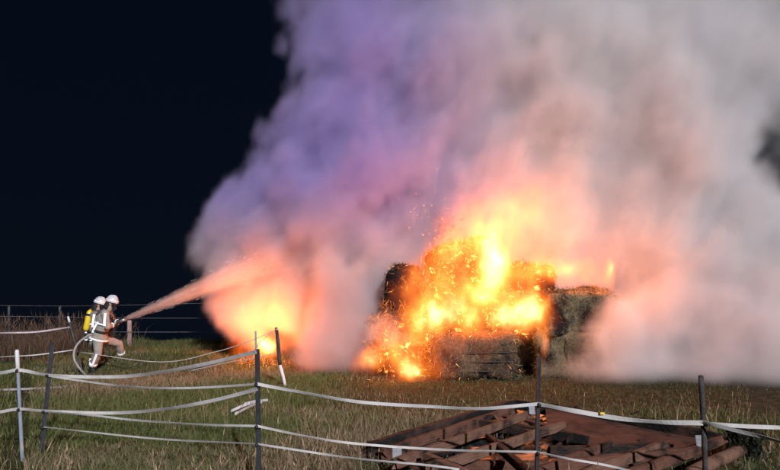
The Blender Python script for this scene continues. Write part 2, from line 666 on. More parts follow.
def post(parent, top, base, r0, r1, mat, kind='round', label=None):
    """A fence post from base (below ground) to top, with a slightly irregular section."""
    bm = bmesh.new()
    a, b = Vector(base), Vector(top)
    if kind == 'angle':            # folded steel profile
        ax = (b - a).normalized()
        u = ax.cross(Vector((0.3, 1, 0))).normalized()
        v = ax.cross(u).normalized()
        prof = [(-1, -.7), (-.75, -.7), (-.2, .45), (.2, .45), (.75, -.7), (1, -.7), (.35, .75), (-.35, .75)]
        rings = []
        for k in range(9):
            p = a.lerp(b, k / 8)
            rings.append([bm.verts.new(p + u * (x * r0) + v * (y * r0)) for x, y in prof])
        for k in range(8):
            for i in range(8):
                bm.faces.new((rings[k][i], rings[k][(i + 1) % 8], rings[k + 1][(i + 1) % 8], rings[k + 1][i]))
        bm.faces.new(rings[0][::-1]); bm.faces.new(rings[-1])
    else:
        n = 12
        pts, rr = [], []
        for k in range(n + 1):
            t = k / n
            j = 0.0 if kind == 'round' else 0.12
            pts.append(a.lerp(b, t) + Vector((random.uniform(-1, 1), random.uniform(-1, 1), 0)) * r0 * j)
            rr.append((r0 + (r1 - r0) * t) * (1 + random.uniform(-j, j)))
        pts.append(b + (b - a).normalized() * r1 * 0.35); rr.append(r1 * 0.6)
        tube_bm(bm, pts, rr, 9)
    o = obj('post', bm_mesh('post', bm, kind != 'angle'), parent, mat)
    if label: o['label'] = label
    return o


def insulator(parent, p):
    bm = bmesh.new()
    tube_bm(bm, [p + Vector((0, -.035, -.006)), p + Vector((0, -.02, 0)), p + Vector((0, .02, 0))], [.012, .016, .01], 7)
    return obj('insulator', bm_mesh('insulator', bm, True), parent, M_BLACK)


# --- near fence: posts at about 4.5 to 6.3 m
near = empty('near_fence', (W(257, 470, 5.0).x, 5.0, 0))
tag(near, 'near electric fence of thin posts and sagging white tapes across the foreground', 'fence')
NEAR = near.location.copy()


def NP(px, py, d):
    return W(px, py, d) - NEAR


D1, D2, DM, DR, DRR = 6.25, 6.3, 5.0, 4.75, 4.5
p1 = post(near, NP(17, 351, D1), NP(22.5, 462, D1), .018, .016, M_GREYPOST, label='blue grey plastic post with white top')
bm = bmesh.new()
tube_bm(bm, [NP(18.1, 373, D1 - .0), NP(17.5, 361, D1), NP(17, 351, D1), NP(16.95, 349.6, D1)], [.0195, .0195, .0195, .012], 9)
obj('post_cap', bm_mesh('post_cap', bm, True), p1, M_PALEPOST)
p2 = post(near, NP(52, 342, D2), NP(40.5, 458, D2), .02, .017, M_DARKPOST, 'angle', 'dark steel post leaning to the right')
p3 = post(near, NP(256.5, 349, DM), NP(259, 520, DM), .021, .021, M_DARKPOST, 'angle', 'dark steel post with thin rod on top')
obj('rod', None) if False else tube('rod', [NP(257.4, 420, DM + .025), NP(256.6, 372, DM + .025), NP(255.6, 331, DM + .02)], [.011, .011, .008], M_GREYPOST, p3, 7)
p4 = post(near, NP(538.5, 357, DR), NP(536, 515, DR), .017, .017, M_DARKPOST, 'angle', 'slim dark steel post in front of the collapsed roof')
p5 = post(near, NP(701, 376, DRR), NP(708, 525, DRR), .020, .018, M_BURNT, 'rough', 'charred wooden post at the right')
for pp, px, py, d in ((p1, 19, 370, D1), (p1, 20.3, 409, D1), (p2, 48.6, 375, D2), (p2, 45, 411, D2), (p2, 43.8, 427, D2), (p3, 257, 384, DM), (p3, 257.3, 426, DM), (p3, 257.6, 444, DM), (p4, 538, 404, DR), (p4, 537, 452, DR), (p5, 703, 423, DRR)):
    insulator(pp, NP(px, py, d) + Vector((0, -.012, 0)))


def npx(*pts, n=8):
    return through([NP(*p) for p in pts], n)


F = -.03
tape(near, npx((-60, 379, 6.6), (0, 373, 6.3), (19, 370, D1 + F), (48.6, 375, D2 + F), (95, 377, 6.3), (140, 375, 6.1), (200, 365, 5.6), (256, 352, DM + F)), 0.033)
tape(near, npx((48.6, 376, D2 + F), (90, 382, 6.1), (134, 387, 5.8), (190, 388, 5.4), (257, 384, DM + F)), .018)
tape(near, npx((-60, 423, 6.6), (0, 412, 6.3), (20.3, 409, D1 + F), (45, 411, D2 + F), (110, 413, 6.1), (165, 409, 5.7), (215, 400, 5.3), (257, 389, DM + F - .004)), 0.030)
tape(near, npx((45, 411.5, D2 + F - .004), (90, 415, 6.0), (134, 420, 5.7), (200, 424.5, 5.3), (257.3, 426, DM + F)), .018)
tape(near, npx((43.8, 427, D2 + F), (90, 432, 6.0), (160, 439, 5.6), (257.6, 444, DM + F)), .014)
tape(near, npx((257, 384, DM + F), (300, 392, 4.95), (360, 402, 4.9), (430, 406.5, 4.85), (482, 408.5, 4.8), (538, 404, DR + F)), 0.025)
tape(near, npx((538, 404, DR + F), (575, 411, 4.7), (620, 418.5, 4.65), (660, 422, 4.6), (703, 423, DRR + F)), 0.034)
tape(near, npx((703, 423, DRR + F), (740, 426, 4.45), (790, 428, 4.4), (860, 432, 4.3)), 0.028)
tape(near, npx((703, 422, DRR + F - .01), (730, 429, 4.3), (785, 443, 4.0), (860, 468, 3.6)), .026)
tape(near, npx((257.3, 426, DM + F), (310, 437, 4.9), (360, 444, 4.85), (450, 450, 4.8), (537, 452, DR + F)), .018, M_ROPE)
tape(near, npx((537, 452, DR + F), (570, 459, 4.65), (610, 466, 4.6), (660, 478, 4.5), (705, 484, DRR + F)), .016)
tape(near, npx((257.6, 444, DM + F), (310, 452, 4.9), (360, 459, 4.85), (450, 468, 4.8), (536.5, 486, DR + F)), .016)
# thin dark wires and loose tape ends
rope(near, npx((256, 350, DM + F), (262, 340, 6.5), (278, 328, 11.0)), .004)
rope(near, npx((257, 352, DM + F), (230, 359, 5.4), (190, 369, 6.2), (120, 377, 7.5)), .004)
# --- loose strips of tape on the grass beside the middle post
for a, b in (((231, 411), (258, 401)), ((235, 414), (262, 402)), ((244, 404), (268, 400))):
    ga, gb = G(*a, .14), G(*b, .2)
    o = tape(None, [Vector(v) - ga for v in through([ga, ga.lerp(gb, .5) + Vector((0, 0, .012)), gb], 6)], .034, M_PALEPOST, .3, name='tape_scrap')
    o.location = ga
    tag(o, ('pale scrap of fence tape, lowest left of three beside the middle post' if a[0] == 231 else 'pale scrap of fence tape, middle of three beside the middle post' if a[0] == 235 else 'pale scrap of fence tape, upper right of three beside the middle post'), 'tape', 'tape scraps in the grass')

# --- second fence at 11 to 13.5 m
mid = empty('inner_fence', G(278, 386))
tag(mid, 'inner fence with two leaning posts and sagging lines near the firefighters', 'fence')
MO = mid.location.copy()


def MP(px, py, d):
    return W(px, py, d) - MO


q1 = post(mid, MP(276.5, 328, 11.3), MP(280, 365, 11.3), .034, .034, M_BURNT, 'rough', 'leaning post, dark above and pale below')
bm = bmesh.new()
tube_bm(bm, [MP(280, 365, 11.3), MP(283, 376, 11.3), MP(286.5, 392, 11.3)], [.03, .03, .028], 9)
obj('post_foot', bm_mesh('post_foot', bm, True), q1, M_PALEPOST)
q2 = post(mid, MP(69, 320, 13.6), MP(84, 378, 13.6), .022, .022, M_DARKPOST, 'rough', 'dark post leaning beside the yellow cylinder')
tube('post_tip', [MP(69.6, 322.5, 13.58), MP(68.8, 319.5, 13.58), MP(68, 316.5, 13.58)], [.026, .026, .02], M_PALEPOST, q2, 7)


def mpx(*pts, n=8):
    return through([MP(*p) for p in pts], n)


tape(mid, mpx((-50, 335, 14.2), (0, 333, 13.9), (35, 332, 13.7), (70, 327, 13.55)), .035, simple_mat('pink_grey_tape', (.52, .42, .45), .7))
tape(mid, mpx((-50, 362, 13.4), (0, 357, 13.5), (35, 355, 13.5), (73, 350, 13.55)), .022, M_ROPE)
rope(mid, mpx((278, 329, 11.27), (250, 341, 11.4), (215, 352, 11.8), (160, 362, 12.3), (79, 352, 13.55)), .009, M_ROPE)
rope(mid, mpx((279, 352, 11.27), (255, 358, 11.5), (225, 363, 11.8), (190, 371, 12.1)), .008, M_ROPE)

# --- far pasture fence at about 21 m
far = empty('pasture_fence', (G(129, 347).x, 21.0, 0))
tag(far, 'far pasture fence with a squat wooden post and thin wires against the dark', 'fence')
FO = far.location.copy()


def FP(px, py, d):
    return W(px, py, d) - FO


post(far, FP(129.5, 321, 20.6), FP(129.5, 352, 20.6), .08, .075, M_WOODPOST, 'round', 'pinkish weathered wooden post')
for px in (9, 60, 225):
    post(far, FP(px, 306 if px != 225 else 318, 21.2), FP(px, 352, 21.2), .05, .045, M_DARKPOST, 'rough')
for (ya, yb), r in (((305, 303), .005), ((316, 318), .007), ((330, 332), .008)):
    rope(far, through([FP(-40, ya, 21.2), FP(60, ya + 1, 21.1), FP(129.5, (ya + yb) / 2 + 1, 20.5), FP(225, yb, 21.1), FP(320, yb, 21.4)], 8), r, M_OLDWIRE)


# ------------------------------------------------------------------ collapsed roof in the foreground
def charred_wood(name, base, char=0.5):
    m, b = material(name)
    co = X.coord('Object')
    gr = X.noise(X.v('MULTIPLY', co, (1.2, 14, 14)), 3.0, 5, .65)
    n = X.noise(co, 2.6, 6, .65)
    wood = X.mix(X.mapr(gr, .3, .7, 0, 1), [v * .55 for v in base], [v * 1.35 for v in base])
    ch = X.mapr(n + (gr - .5) * .35, char - .04, char + .12, 0, 1)
    c = X.mix(ch, wood, (0.012, 0.011, 0.011))
    X.put(b.inputs['Base Color'], c)
    X.put(b.inputs['Roughness'], X.mapr(ch, 0, 1, .9, .75))
    b.inputs['Specular IOR Level'].default_value = .15
    bn = X.tree.nodes.new('ShaderNodeBump')
    bn.inputs['Strength'].default_value = .7
    bn.inputs['Distance'].default_value = .012
    X.put(bn.inputs['Height'], gr + X.voronoi(X.v('MULTIPLY', co, (1, 2, 2)), 22.0) * ch)
    X.tree.links.new(bn.outputs[0], b.inputs['Normal'])
    return m


M_RED = charred_wood('reddish_timber', (0.125, 0.06, 0.042), .52)
M_BRN = charred_wood('brown_timber', (0.165, 0.09, 0.063), .54)
M_CHR = charred_wood('charred_timber', (0.07, 0.04, 0.03), .42)
M_PANEL = charred_wood('rust_red_panel', (0.115, 0.05, 0.036), .56)
M_ORANGE = charred_wood('fresh_split_wood', (0.21, 0.09, 0.05), .62)
M_SHEET = simple_mat('sooty_sheet', (0.018, 0.022, 0.024), .45, vary=.6, scale=5, bump=.4, bscale=20, spec=.5)
M_PLATE = simple_mat('nail_plate', (0.15, 0.155, 0.17), .55, metallic=.4, vary=.2, scale=20)

roof_o = G(540, 440, 0.0)
roof = empty('collapsed_roof', roof_o)
tag(roof, 'collapsed charred roof frame of reddish rafters lying on the grass', 'wreckage')


def beam_mesh(name, L, w, h, rough=.006, seed=0):
    """Sawn timber along local X with worn edges and a ragged burnt end."""
    rr = random.Random(seed)
    bm = bmesh.new()
    n = max(6, int(L / .18))
    rings = []
    for i in range(n + 1):
        t = i / n
        xx = -L / 2 + L * t
        e = 1.0
        if i == n: e = .75
        ring = []
        for (sy, sz) in ((-1, -.8), (-.8, -1), (.8, -1), (1, -.8), (1, .8), (.8, 1), (-.8, 1), (-1, .8)):
            dx = rr.uniform(-.05, .05) if i in (0, n) else 0
            ring.append(bm.verts.new((xx + dx, sy * w / 2 * e + rr.uniform(-rough, rough), sz * h / 2 * e + rr.uniform(-rough, rough))))
        rings.append(ring)
    for i in range(n):
        for k in range(8):
            bm.faces.new((rings[i][k], rings[i][(k + 1) % 8], rings[i + 1][(k + 1) % 8], rings[i + 1][k]))
    bm.faces.new(rings[0][::-1])
    bm.faces.new(rings[-1])
    return bm_mesh(name, bm)


def beam(a, b, w, h, mat, parent=roof, name='rafter', seed=[0]):
    seed[0] += 1
    a, b = Vector(a), Vector(b)
    me = beam_mesh(name, (b - a).length, w, h, .005, seed[0])
    o = obj(name, me, parent, mat)
    org = parent.location if parent else Vector((0, 0, 0))
    o.location = (a + b) / 2 - org
    d = (b - a).normalized()
    o.rotation_euler = d.to_track_quat('X', 'Z').to_euler()
    return o


def plate(parent, at, size=(.07, .09)):
    bm = bmesh.new()
    box_bm(bm, (size[0], .004, size[1]), bevel=.0012)
    for i in range(3):
        for j in range(4):
            tube_bm(bm, [Vector((-.03 + i * .03, -.002, -.042 + j * .028)), Vector((-.03 + i * .03, -.007, -.042 + j * .028))], .005, 5)
    o = obj('nail_plate', bm_mesh('nail_plate', bm), parent, M_PLATE)
    mw = Matrix.LocRotScale(parent.location, parent.rotation_euler, None)
    if parent.parent: mw = Matrix.Translation(parent.parent.location) @ mw
    tgt = Matrix.Translation(at) @ Euler((R(-12), 0, R(6))).to_matrix().to_4x4()
    loc = mw.inverted() @ tgt
    o.location = loc.to_translation()
    o.rotation_euler = loc.to_euler()
    return o


# sooty sheets and red panel beneath the rafters
def sheet(name, corners, mat, n=14, thick=.012, bumpy=.02, corr=0.0):
    A, Bq, Cq, Dq = [Vector(c) for c in corners]
    top, bot = [], []
    bm = bmesh.new()
    for i in range(n + 1):
        ra, rb = [], []
        for j in range(n + 1):
            u, v = i / n, j / n
            p = A.lerp(Bq, u).lerp(Dq.lerp(Cq, u), v)
            p = p + Vector((0, 0, (fbm(p.x * 1.0, p.y, 2.2, 3) - .5) * bumpy * 2 + corr * math.sin(j * math.pi)))
            p = p - roof_o
            ra.append(bm.verts.new(p)); rb.append(bm.verts.new(p - Vector((0, 0, thick))))
        top.append(ra); bot.append(rb)
    for i in range(n):
        for j in range(n):
            bm.faces.new((top[i][j], top[i + 1][j], top[i + 1][j + 1], top[i][j + 1]))
            bm.faces.new((bot[i][j], bot[i][j + 1], bot[i + 1][j + 1], bot[i + 1][j]))
    edge_t = [top[i][0] for i in range(n + 1)] + [top[n][j] for j in range(1, n + 1)] + [top[i][n] for i in range(n - 1, -1, -1)] + [top[0][j] for j in range(n - 1, 0, -1)]
    edge_b = [bot[i][0] for i in range(n + 1)] + [bot[n][j] for j in range(1, n + 1)] + [bot[i][n] for i in range(n - 1, -1, -1)] + [bot[0][j] for j in range(n - 1, 0, -1)]
    k = len(edge_t)
    for i in range(k):
        bm.faces.new((edge_t[i], edge_b[i], edge_b[(i + 1) % k], edge_t[(i + 1) % k]))
    return obj(name, bm_mesh(name, bm, False), roof, mat)


sheet('roof_sheet', (G(362, 462, .06), G(640, 480, .06), G(700, 446, .10), G(505, 412, .10)), M_SHEET, 26, .008, .06)
sheet('red_panel', (G(548, 437, .17), G(672, 452, .16), G(728, 440, .24), G(545, 405, .30)), M_PANEL, 12, .02, .015)
sheet('roof_sheet', (G(385, 449, .12), G(440, 452, .12), G(545, 415, .18), G(510, 407, .18)), M_SHEET, 14, .008, .05)
b1 = beam(G(368, 452, .14), G(514, 405, .26), .09, .17, M_CHR)
b1b = beam(G(383, 455, .16), G(512, 411, .24), .06, .12, M_RED)
b2 = beam(G(397, 463, .26), G(533, 413, .30), .045, .085, M_BRN)
b3 = beam(G(430, 470, .26), G(563, 425, .32), .045, .085, M_BRN)
b4 = beam(G(489, 438, .30), G(533, 478, .26), .06, .07, M_CHR)
b5 = beam(G(425, 459, .28), G(472, 480, .26), .07, .11, M_BRN)
b6 = beam(G(520, 480, .24), G(612, 443, .28), .045, .08, M_RED)
b7 = beam(G(575, 478, .26), G(668, 444, .32), .045, .085, M_BRN)
b8 = beam(G(618, 480, .24), G(722, 440, .30), .05, .085, M_RED)
b9 = beam(G(548, 452, .20), G(672, 448, .22), .06, .10, M_CHR)
b10 = beam(G(514, 404, .27), G(720, 438, .26), .07, .12, M_CHR)
b11 = beam(G(450, 466, .14), G(610, 472, .14), .07, .12, M_RED)
b12 = beam(G(560, 467, .26), G(700, 452, .26), .06, .11, M_RED)
b13 = beam(G(478, 424, .2), G(590, 440, .2), .06, .1, M_CHR)
for a, b in (((487, 417), (527, 425)), ((492, 420), (540, 432)), ((500, 415), (560, 428))):
    o = beam(G(*a, .22), G(*b, .22), .085, .02, M_ORANGE if a[0] != 500 else M_RED, name='roof_board')
plate(b2, G(531, 412, .33) + Vector((0, -.05, .03)))
plate(b2, G(397, 456, .26) + Vector((0, -.05, .04)), (.08, .08))
plate(b8, G(697, 443, .33) + Vector((0, -.06, .03)), (.08, .10))
# a loose round log at the right end of the wreck
lg0, lg1 = G(690, 474, .10), G(743, 449, .13)
log = tube('charred_log', [Vector(v) - lg0 for v in through([lg0, lg0.lerp(lg1, .35) + Vector((.01, 0, .01)), lg0.lerp(lg1, .7), lg1], 4)], [.06] * 12 + [.05], M_BRN, None, 10)
log.location = lg0
tag(log, 'loose reddish brown log at the right end of the wreckage', 'log')
# scorched creeper tangled at the log end
n = 900
cx = lg1.x + .03 + RNG.normal(0, .07, n)
cyy = lg1.y + .04 + RNG.normal(0, .08, n)
zz = .05 + RNG.random(n) * .24
twigs = blades('scorched_shrub', cx, cyy, .05 + .10 * RNG.random(n), .012 + .012 * RNG.random(n), mixcol((.012, .014, .012), (.05, .06, .04), RNG.random(n)), .4 + .8 * RNG.random(n), BLADE, z0=zz)
tag(twigs, 'small scorched dark shrub at the end of the loose log', 'shrub')
# yellow scrap on the tape
bm = bmesh.new()
box_bm(bm, (.035, .02, .016), bevel=.005)
ys_ = obj('yellow_clip', bm_mesh('yellow_clip', bm, True), near, simple_mat('yellow_plastic', (.7, .5, .05), .5))
ys_.location = NP(602, 413.5, 4.66)

# bits of charred wood and slate strewn over the wreck
bm = bmesh.new()
for k in range(170):
    u, v = random.random(), random.random()
    c = G(385, 458, 0).lerp(G(690, 470, 0), u).lerp(G(515, 408, 0).lerp(G(715, 440, 0), u), v)
    s = random.uniform(.015, .07)
    box_bm(bm, (s * random.uniform(1, 3.5), s * random.uniform(.4, 1), s * .35), c + Vector((0, 0, random.uniform(.10, .20))), (random.uniform(-.5, .5), random.uniform(-.5, .5), random.uniform(0, 6.3)))
chips = obj('charred_chips', bm_mesh('charred_chips', bm), roof, M_CHR, loc=-roof_o)
chips['kind'] = 'stuff'
# splintered battens lying across the rafters
for k in range(7):
    a = G(random.uniform(400, 690), random.uniform(425, 468), random.uniform(.14, .26))
    ang = random.uniform(0, 6.3)
    L = random.uniform(.25, .8)
    beam(a, a + Vector((math.cos(ang) * L, math.sin(ang) * L * .7, random.uniform(-.05, .08))), random.uniform(.025, .05), .02, random.choice((M_CHR, M_BRN, M_RED, M_CHR)), name='batten')
# ------------------------------------------------------------------ hay bales
def straw_material(name, char, ember=0.0, base=((0.085, 0.075, 0.045), (0.25, 0.22, 0.14))):
    m, b = material(name)
    co = X.coord('Object')
    fine = X.noise(X.v('MULTIPLY', co, (22, 22, 30)), 1.0, 4, .7)
    st = X.noise(X.v('MULTIPLY', co, (30, 10, 5)), 1.6, 3, .6)
    n = X.noise(co, 1.5, 6, .62)
    straw = X.mix(X.mapr(fine + (st - .5) * .6, .3, .7, 0, 1), base[0], base[1])
    ch = X.mapr(n, char - .06, char + .08, 0, 1)
    c = X.mix(ch, straw, (0.011, 0.011, 0.013))
    X.put(b.inputs['Base Color'], c)
    b.inputs['Roughness'].default_value = .92
    b.inputs['Specular IOR Level'].default_value = .1
    bn = X.tree.nodes.new('ShaderNodeBump')
    bn.inputs['Strength'].default_value = .9
    bn.inputs['Distance'].default_value = .04
    X.put(bn.inputs['Height'], fine + st * .7)
    X.tree.links.new(bn.outputs[0], b.inputs['Normal'])
    if ember > 0:
        e1 = X.noise(co, 5.5, 5, .7)
        glowf = X.mapr(e1, 1 - ember, 1 - ember + .14, 0, 1)
        X.put(b.inputs['Emission Color'], X.ramp(glowf, [(0, (1, .12, .01)), (.6, (1, .30, .05)), (1, (1, .6, .2))]))
        X.put(b.inputs['Emission Strength'], X.m('POWER', glowf, 1.5) * 3.5)
    return m


M_STRAW = straw_material('straw', .53)
M_STRAW_CH = straw_material('half_charred_straw', .455)
M_CHARBALE = straw_material('charred_hay', .25)
M_EMBER = straw_material('glowing_hay', .40, .47)
M_TWINE = simple_mat('baler_twine', (.05, .045, .04), .9)


def bale_mesh(size, lump=.06, seed=0, rad=.16):
    sx, sy, sz = size
    bm = bmesh.new()
    bmesh.ops.create_cube(bm, size=1.0)
    bmesh.ops.subdivide_edges(bm, edges=bm.edges[:], cuts=14, use_grid_fill=True)
    ox = seed * 7.7
    for v in bm.verts:
        c = v.co.copy()
        # rounded box
        p = Vector((c.x * sx, c.y * sy, c.z * sz))
        inner = Vector((max(-sx / 2 + rad, min(sx / 2 - rad, p.x)), max(-sy / 2 + rad, min(sy / 2 - rad, p.y)), max(-sz / 2 + rad, min(sz / 2 - rad, p.z))))
        dlt = p - inner
        if dlt.length > 1e-6: p = inner + dlt.normalized() * min(dlt.length, rad)
        nrm = (p - inner).normalized() if (p - inner).length > 1e-6 else c.normalized()
        k = fbm(p.x + ox + p.z * .7, p.y + p.z * 1.1 + ox, 2.6, 4) - .5
        big = fbm(p.x * .6 + ox, p.y * .6 + p.z * .8 - ox, 1.7, 2) - .5
        sagf = .5 + p.z / sz
        v.co = p + nrm * (float(k) * lump * 2 + float(big) * lump * 2.4) + Vector((float(big) * .12 * sagf, 0, 0))
    return bm


def strands(name, me_pts, me_nrm, n, length, width, cols, parent, mat, emit=None, droop=.3):
    """Loose straws sticking out of a surface: thin triangles."""
    idx = RNG.integers(0, len(me_pts), n)
    p = me_pts[idx] + RNG.normal(0, .035, (n, 3))
    nr = me_nrm[idx] * (.35 + .5 * RNG.random((n, 1))) + RNG.normal(0, .55, (n, 3))
    nr /= np.linalg.norm(nr, axis=1, keepdims=True)
    nr[:, 2] -= droop * RNG.random(n)
    L = length * (.4 + .9 * RNG.random((n, 1)))
    side = np.cross(nr, RNG.normal(0, 1, (n, 3)))
    side /= np.linalg.norm(side, axis=1, keepdims=True) + 1e-9
    a, b = p - nr * .02 - side * width / 2, p - nr * .02 + side * width / 2
    c = p + nr * L
    V = np.stack([a, b, c], 1).reshape(-1, 3)
    me = mesh_np(name, V, np.arange(n * 3).reshape(-1, 3))
    C = np.repeat(cols, 3, axis=0)
    at = me.color_attributes.new('Col', 'FLOAT_COLOR', 'POINT')
    at.data.foreach_set('color', np.concatenate([C, np.ones((len(C), 1))], 1).astype(np.float32).ravel())
    if emit is not None:
        e = np.repeat(emit, 3)
        ae = me.attributes.new('burn', 'FLOAT', 'POINT')
        ae.data.foreach_set('value', e.astype(np.float32))
    o = obj(name, me, parent, mat)
    o['kind'] = 'stuff'
    return o


def ember_blade_material():
    m, b = material('burning_straw')
    X.put(b.inputs['Base Color'], X.attr('Col'))
    b.inputs['Roughness'].default_value = .9
    h = X.attr('burn', 'Fac')
    X.put(b.inputs['Emission Color'], X.ramp(h, [(0, (1, .10, .01)), (.5, (1, .27, .04)), (1, (1, .62, .2))]))
    X.put(b.inputs['Emission Strength'], h * 4.5)
    return m


M_BURNING = ember_blade_material()


def bale(name, label, center, size, rot, mat, seed, char, heat=0.0, strings='x', nstr=4500, rad=.18):
    root = empty(name, Vector(center) - Vector((0, 0, size[2] / 2)), rot)
    tag(root, label, 'hay bale', 'hay bales in the burning stack')
    bm = bale_mesh(size, .10, seed, rad)
    bm.normal_update()
    pts = np.array([v.co[:] for v in bm.verts]) + np.array([0, 0, size[2] / 2])
    nrm = np.array([v.normal[:] for v in bm.verts])
    for v in bm.verts: v.co.z += size[2] / 2
    obj('straw_block', bm_mesh('straw_block', bm, True), root, mat)
    # twine: bands round the bale
    if strings:
        for k in (-.30, -.1, .1, .30):
            bm = bmesh.new()
            loop = []
            for i in range(40):
                a = 2 * math.pi * i / 40
                ca, sa = math.cos(a), math.sin(a)
                e = 5.0
                u = math.copysign(abs(ca) ** (2 / e), ca)
                v = math.copysign(abs(sa) ** (2 / e), sa)
                if strings == 'z':     # horizontal loops
                    loop.append(Vector((u * (size[0] / 2 + .0), v * (size[1] / 2 + .0), size[2] / 2 + k * size[2])))
                else:
                    loop.append(Vector((k * size[0], u * (size[1] / 2), size[2] / 2 + v * (size[2] / 2))))
            loop.append(loop[0]); 
            tube_bm(bm, loop, .012, 5, False)
            obj('twine', bm_mesh('twine', bm, True), root, M_TWINE)
    n = nstr
    t = RNG.random(n)
    dark = RNG.random(n) < char
    if heat > .1: dark = RNG.random(n) < .97
    cols = np.where(dark[:, None], mixcol((.008, .008, .009), (.03, .026, .02), t), mixcol((.12, .10, .05), (.36, .30, .16), t))
    em = None
    if heat > 0:
        em = np.where(RNG.random(n) < heat, RNG.random(n) ** 2, 0.0)
    strands('loose_straw', pts, nrm, n, .11, .008, cols, root, M_BURNING if heat > 0 else BLADE, em)
    return root


def ctr(px, py, d):
    return W(px, py, d)


FD = 12.75
def bale_at(label, px0, px1, py0, py1, d, depth, rot, mat, seed, char, heat=0, strings='x', nstr=4500, rad=.18):
    a, b = W(px0, py0, d), W(px1, py1, d)
    size = (b.x - a.x, depth, a.z - b.z)
    c = Vector(((a.x + b.x) / 2, d + depth / 2, (a.z + b.z) / 2))
    return bale('hay_bale', label, c, size, rot, mat, seed, char, heat, strings, nstr, rad)


bale_at('pale straw bale with scorched edges, lower one at the right end of the stack', 541, 618, 333, 379, 12.6, 1.2, (0, R(-1), R(-8)), M_STRAW, 1, .35, nstr=5000)
bale_at('half blackened bale, upper one at the right end of the stack', 543, 619, 290, 338, 12.65, 1.2, (R(3), R(3), R(2)), M_STRAW_CH, 2, .7, strings='', nstr=6500)
bale_at('brown bale with horizontal twine, front centre of the stack', 434, 521, 335, 381, 12.3, 1.1, (0, R(-1), R(3)), straw_material('scorched_straw', .56, 0, ((.06, .04, .025), (.20, .13, .08))), 3, .45, .03, 'z', nstr=4500)
bale_at('black charred bale tipping out at the upper left of the stack', 377, 414, 263, 322, 12.9, 1.0, (R(4), R(12), R(14)), M_CHARBALE, 4, .95, .05, '', nstr=3500, rad=.34)
bale_at('glowing bale at the lower left of the stack under the charred one', 385, 436, 322, 381, 12.9, 1.0, (0, R(-6), R(8)), M_EMBER, 5, .7, .25, '', nstr=4500)
bale_at('glowing bale in the middle of the stack behind the brightest flames', 420, 486, 284, 336, 12.9, 1.2, (0, R(4), R(3)), M_EMBER, 6, .7, .25, '', nstr=4500)
bale_at('blackened bale behind the brown one, between the flames', 488, 545, 292, 337, 12.9, 1.2, (0, R(-3), 0), M_EMBER, 7, .8, .18, '', nstr=4000)
bale_at('topmost burning bale of the stack inside the flames', 436, 500, 240, 285, 13.2, 1.1, (0, R(-14), R(10)), M_EMBER, 8, .8, .22, '', nstr=4500)
bale_at('burning bale on top of the stack right of the white flame', 514, 556, 264, 294, 13.3, 1.1, (0, R(6), R(-8)), M_EMBER, 9, .8, .2, '', nstr=4500)

# loose burning hay spilling down the left of the stack
hp, hn = [], []
for k in range(2600):
    t = random.random()
    px = 366 + 108 * random.random() ** 1.2
    top = 235 + max(0, (440 - px)) * 1.15 if px < 440 else 215 + (px - 440) * .25
    py = 381 - (381 - min(378, top)) * random.random()
    d = 12.15 + .9 * (381 - py) / 150 + random.uniform(-.12, .12)
    hp.append(W(px, py, d)[:])
    hn.append((random.uniform(-.4, .2), -.8, .4))
hp, hn = np.array(hp), np.array(hn)
hot = fbm(hp[:, 0] * 1.0 + hp[:, 2] * .3, hp[:, 2], 2.6, 3)
sel = RNG.random(len(hp)) < np.clip((hot - .40) * 5, 0.03, 1)
hp, hn, hot = hp[sel], hn[sel], hot[sel]
heap = empty('burning_hay', (W(400, 381, 12.2).x, 12.2, 0))
tag(heap, 'loose hay ablaze spilling down the left side of the stack', 'hay', kind='stuff')
off = np.array(heap.location[:])
n = 4500
t = RNG.random(n)
nn = RNG.random(n)
st_o = strands('burning_straw', hp - off, hn, n, .13, .0045, mixcol((.004, .004, .004), (.014, .010, .008), t), heap, M_BURNING, np.where(nn < .55, .75 * RNG.random(n) ** 2.2, 0.0), .1)

# sparks drifting off the fire
bm = bmesh.new()
for k in range(64):
    if k < 40: c = W(random.gauss(432, 13), random.gauss(215, 16), 13.2 + random.uniform(-.4, .4))
    else: c = W(random.uniform(410, 600), random.gauss(190, 38), 13.0 + random.uniform(-.5, .5))
    r = random.uniform(.003, .0075)
    bmesh.ops.create_icosphere(bm, subdivisions=1, radius=r, matrix=Matrix.Translation(c) @ Matrix.Diagonal((1, 1, random.uniform(1, 2), 1)))
mm, bb = material('spark')
bb.inputs['Base Color'].default_value = (.1, .02, 0, 1)
bb.inputs['Emission Color'].default_value = (1, .35, .06, 1)
bb.inputs['Emission Strength'].default_value = 5
sp = obj('sparks', bm_mesh('sparks', bm), mat=mm)
tag(sp, 'small orange sparks drifting above the flames', 'sparks', kind='stuff')

# straw burning on the ground at the small fire
fc = G(266, 361)
pile = empty('burning_straw_pile', (fc.x, 15.1, gz(fc.x, 15.1)))
tag(pile, 'small heap of straw ablaze on the ground behind the leaning post', 'straw', kind='stuff')
k = 500
pp = np.stack([RNG.normal(0, .45, k), RNG.normal(0, .22, k), np.zeros(k)], 1)
pp[:, 2] = .30 * np.exp(-(pp[:, 0] / .5) ** 2) * RNG.random(k)
n = 2600
strands('burning_straw', pp, np.tile(np.array([[0, -.3, 1.0]]), (k, 1)), n, .16, .006, mixcol((.006, .005, .004), (.05, .035, .02), RNG.random(n)), pile, M_BURNING, np.where(RNG.random(n) < .4, .8 * RNG.random(n) ** 2, 0.0), .2)
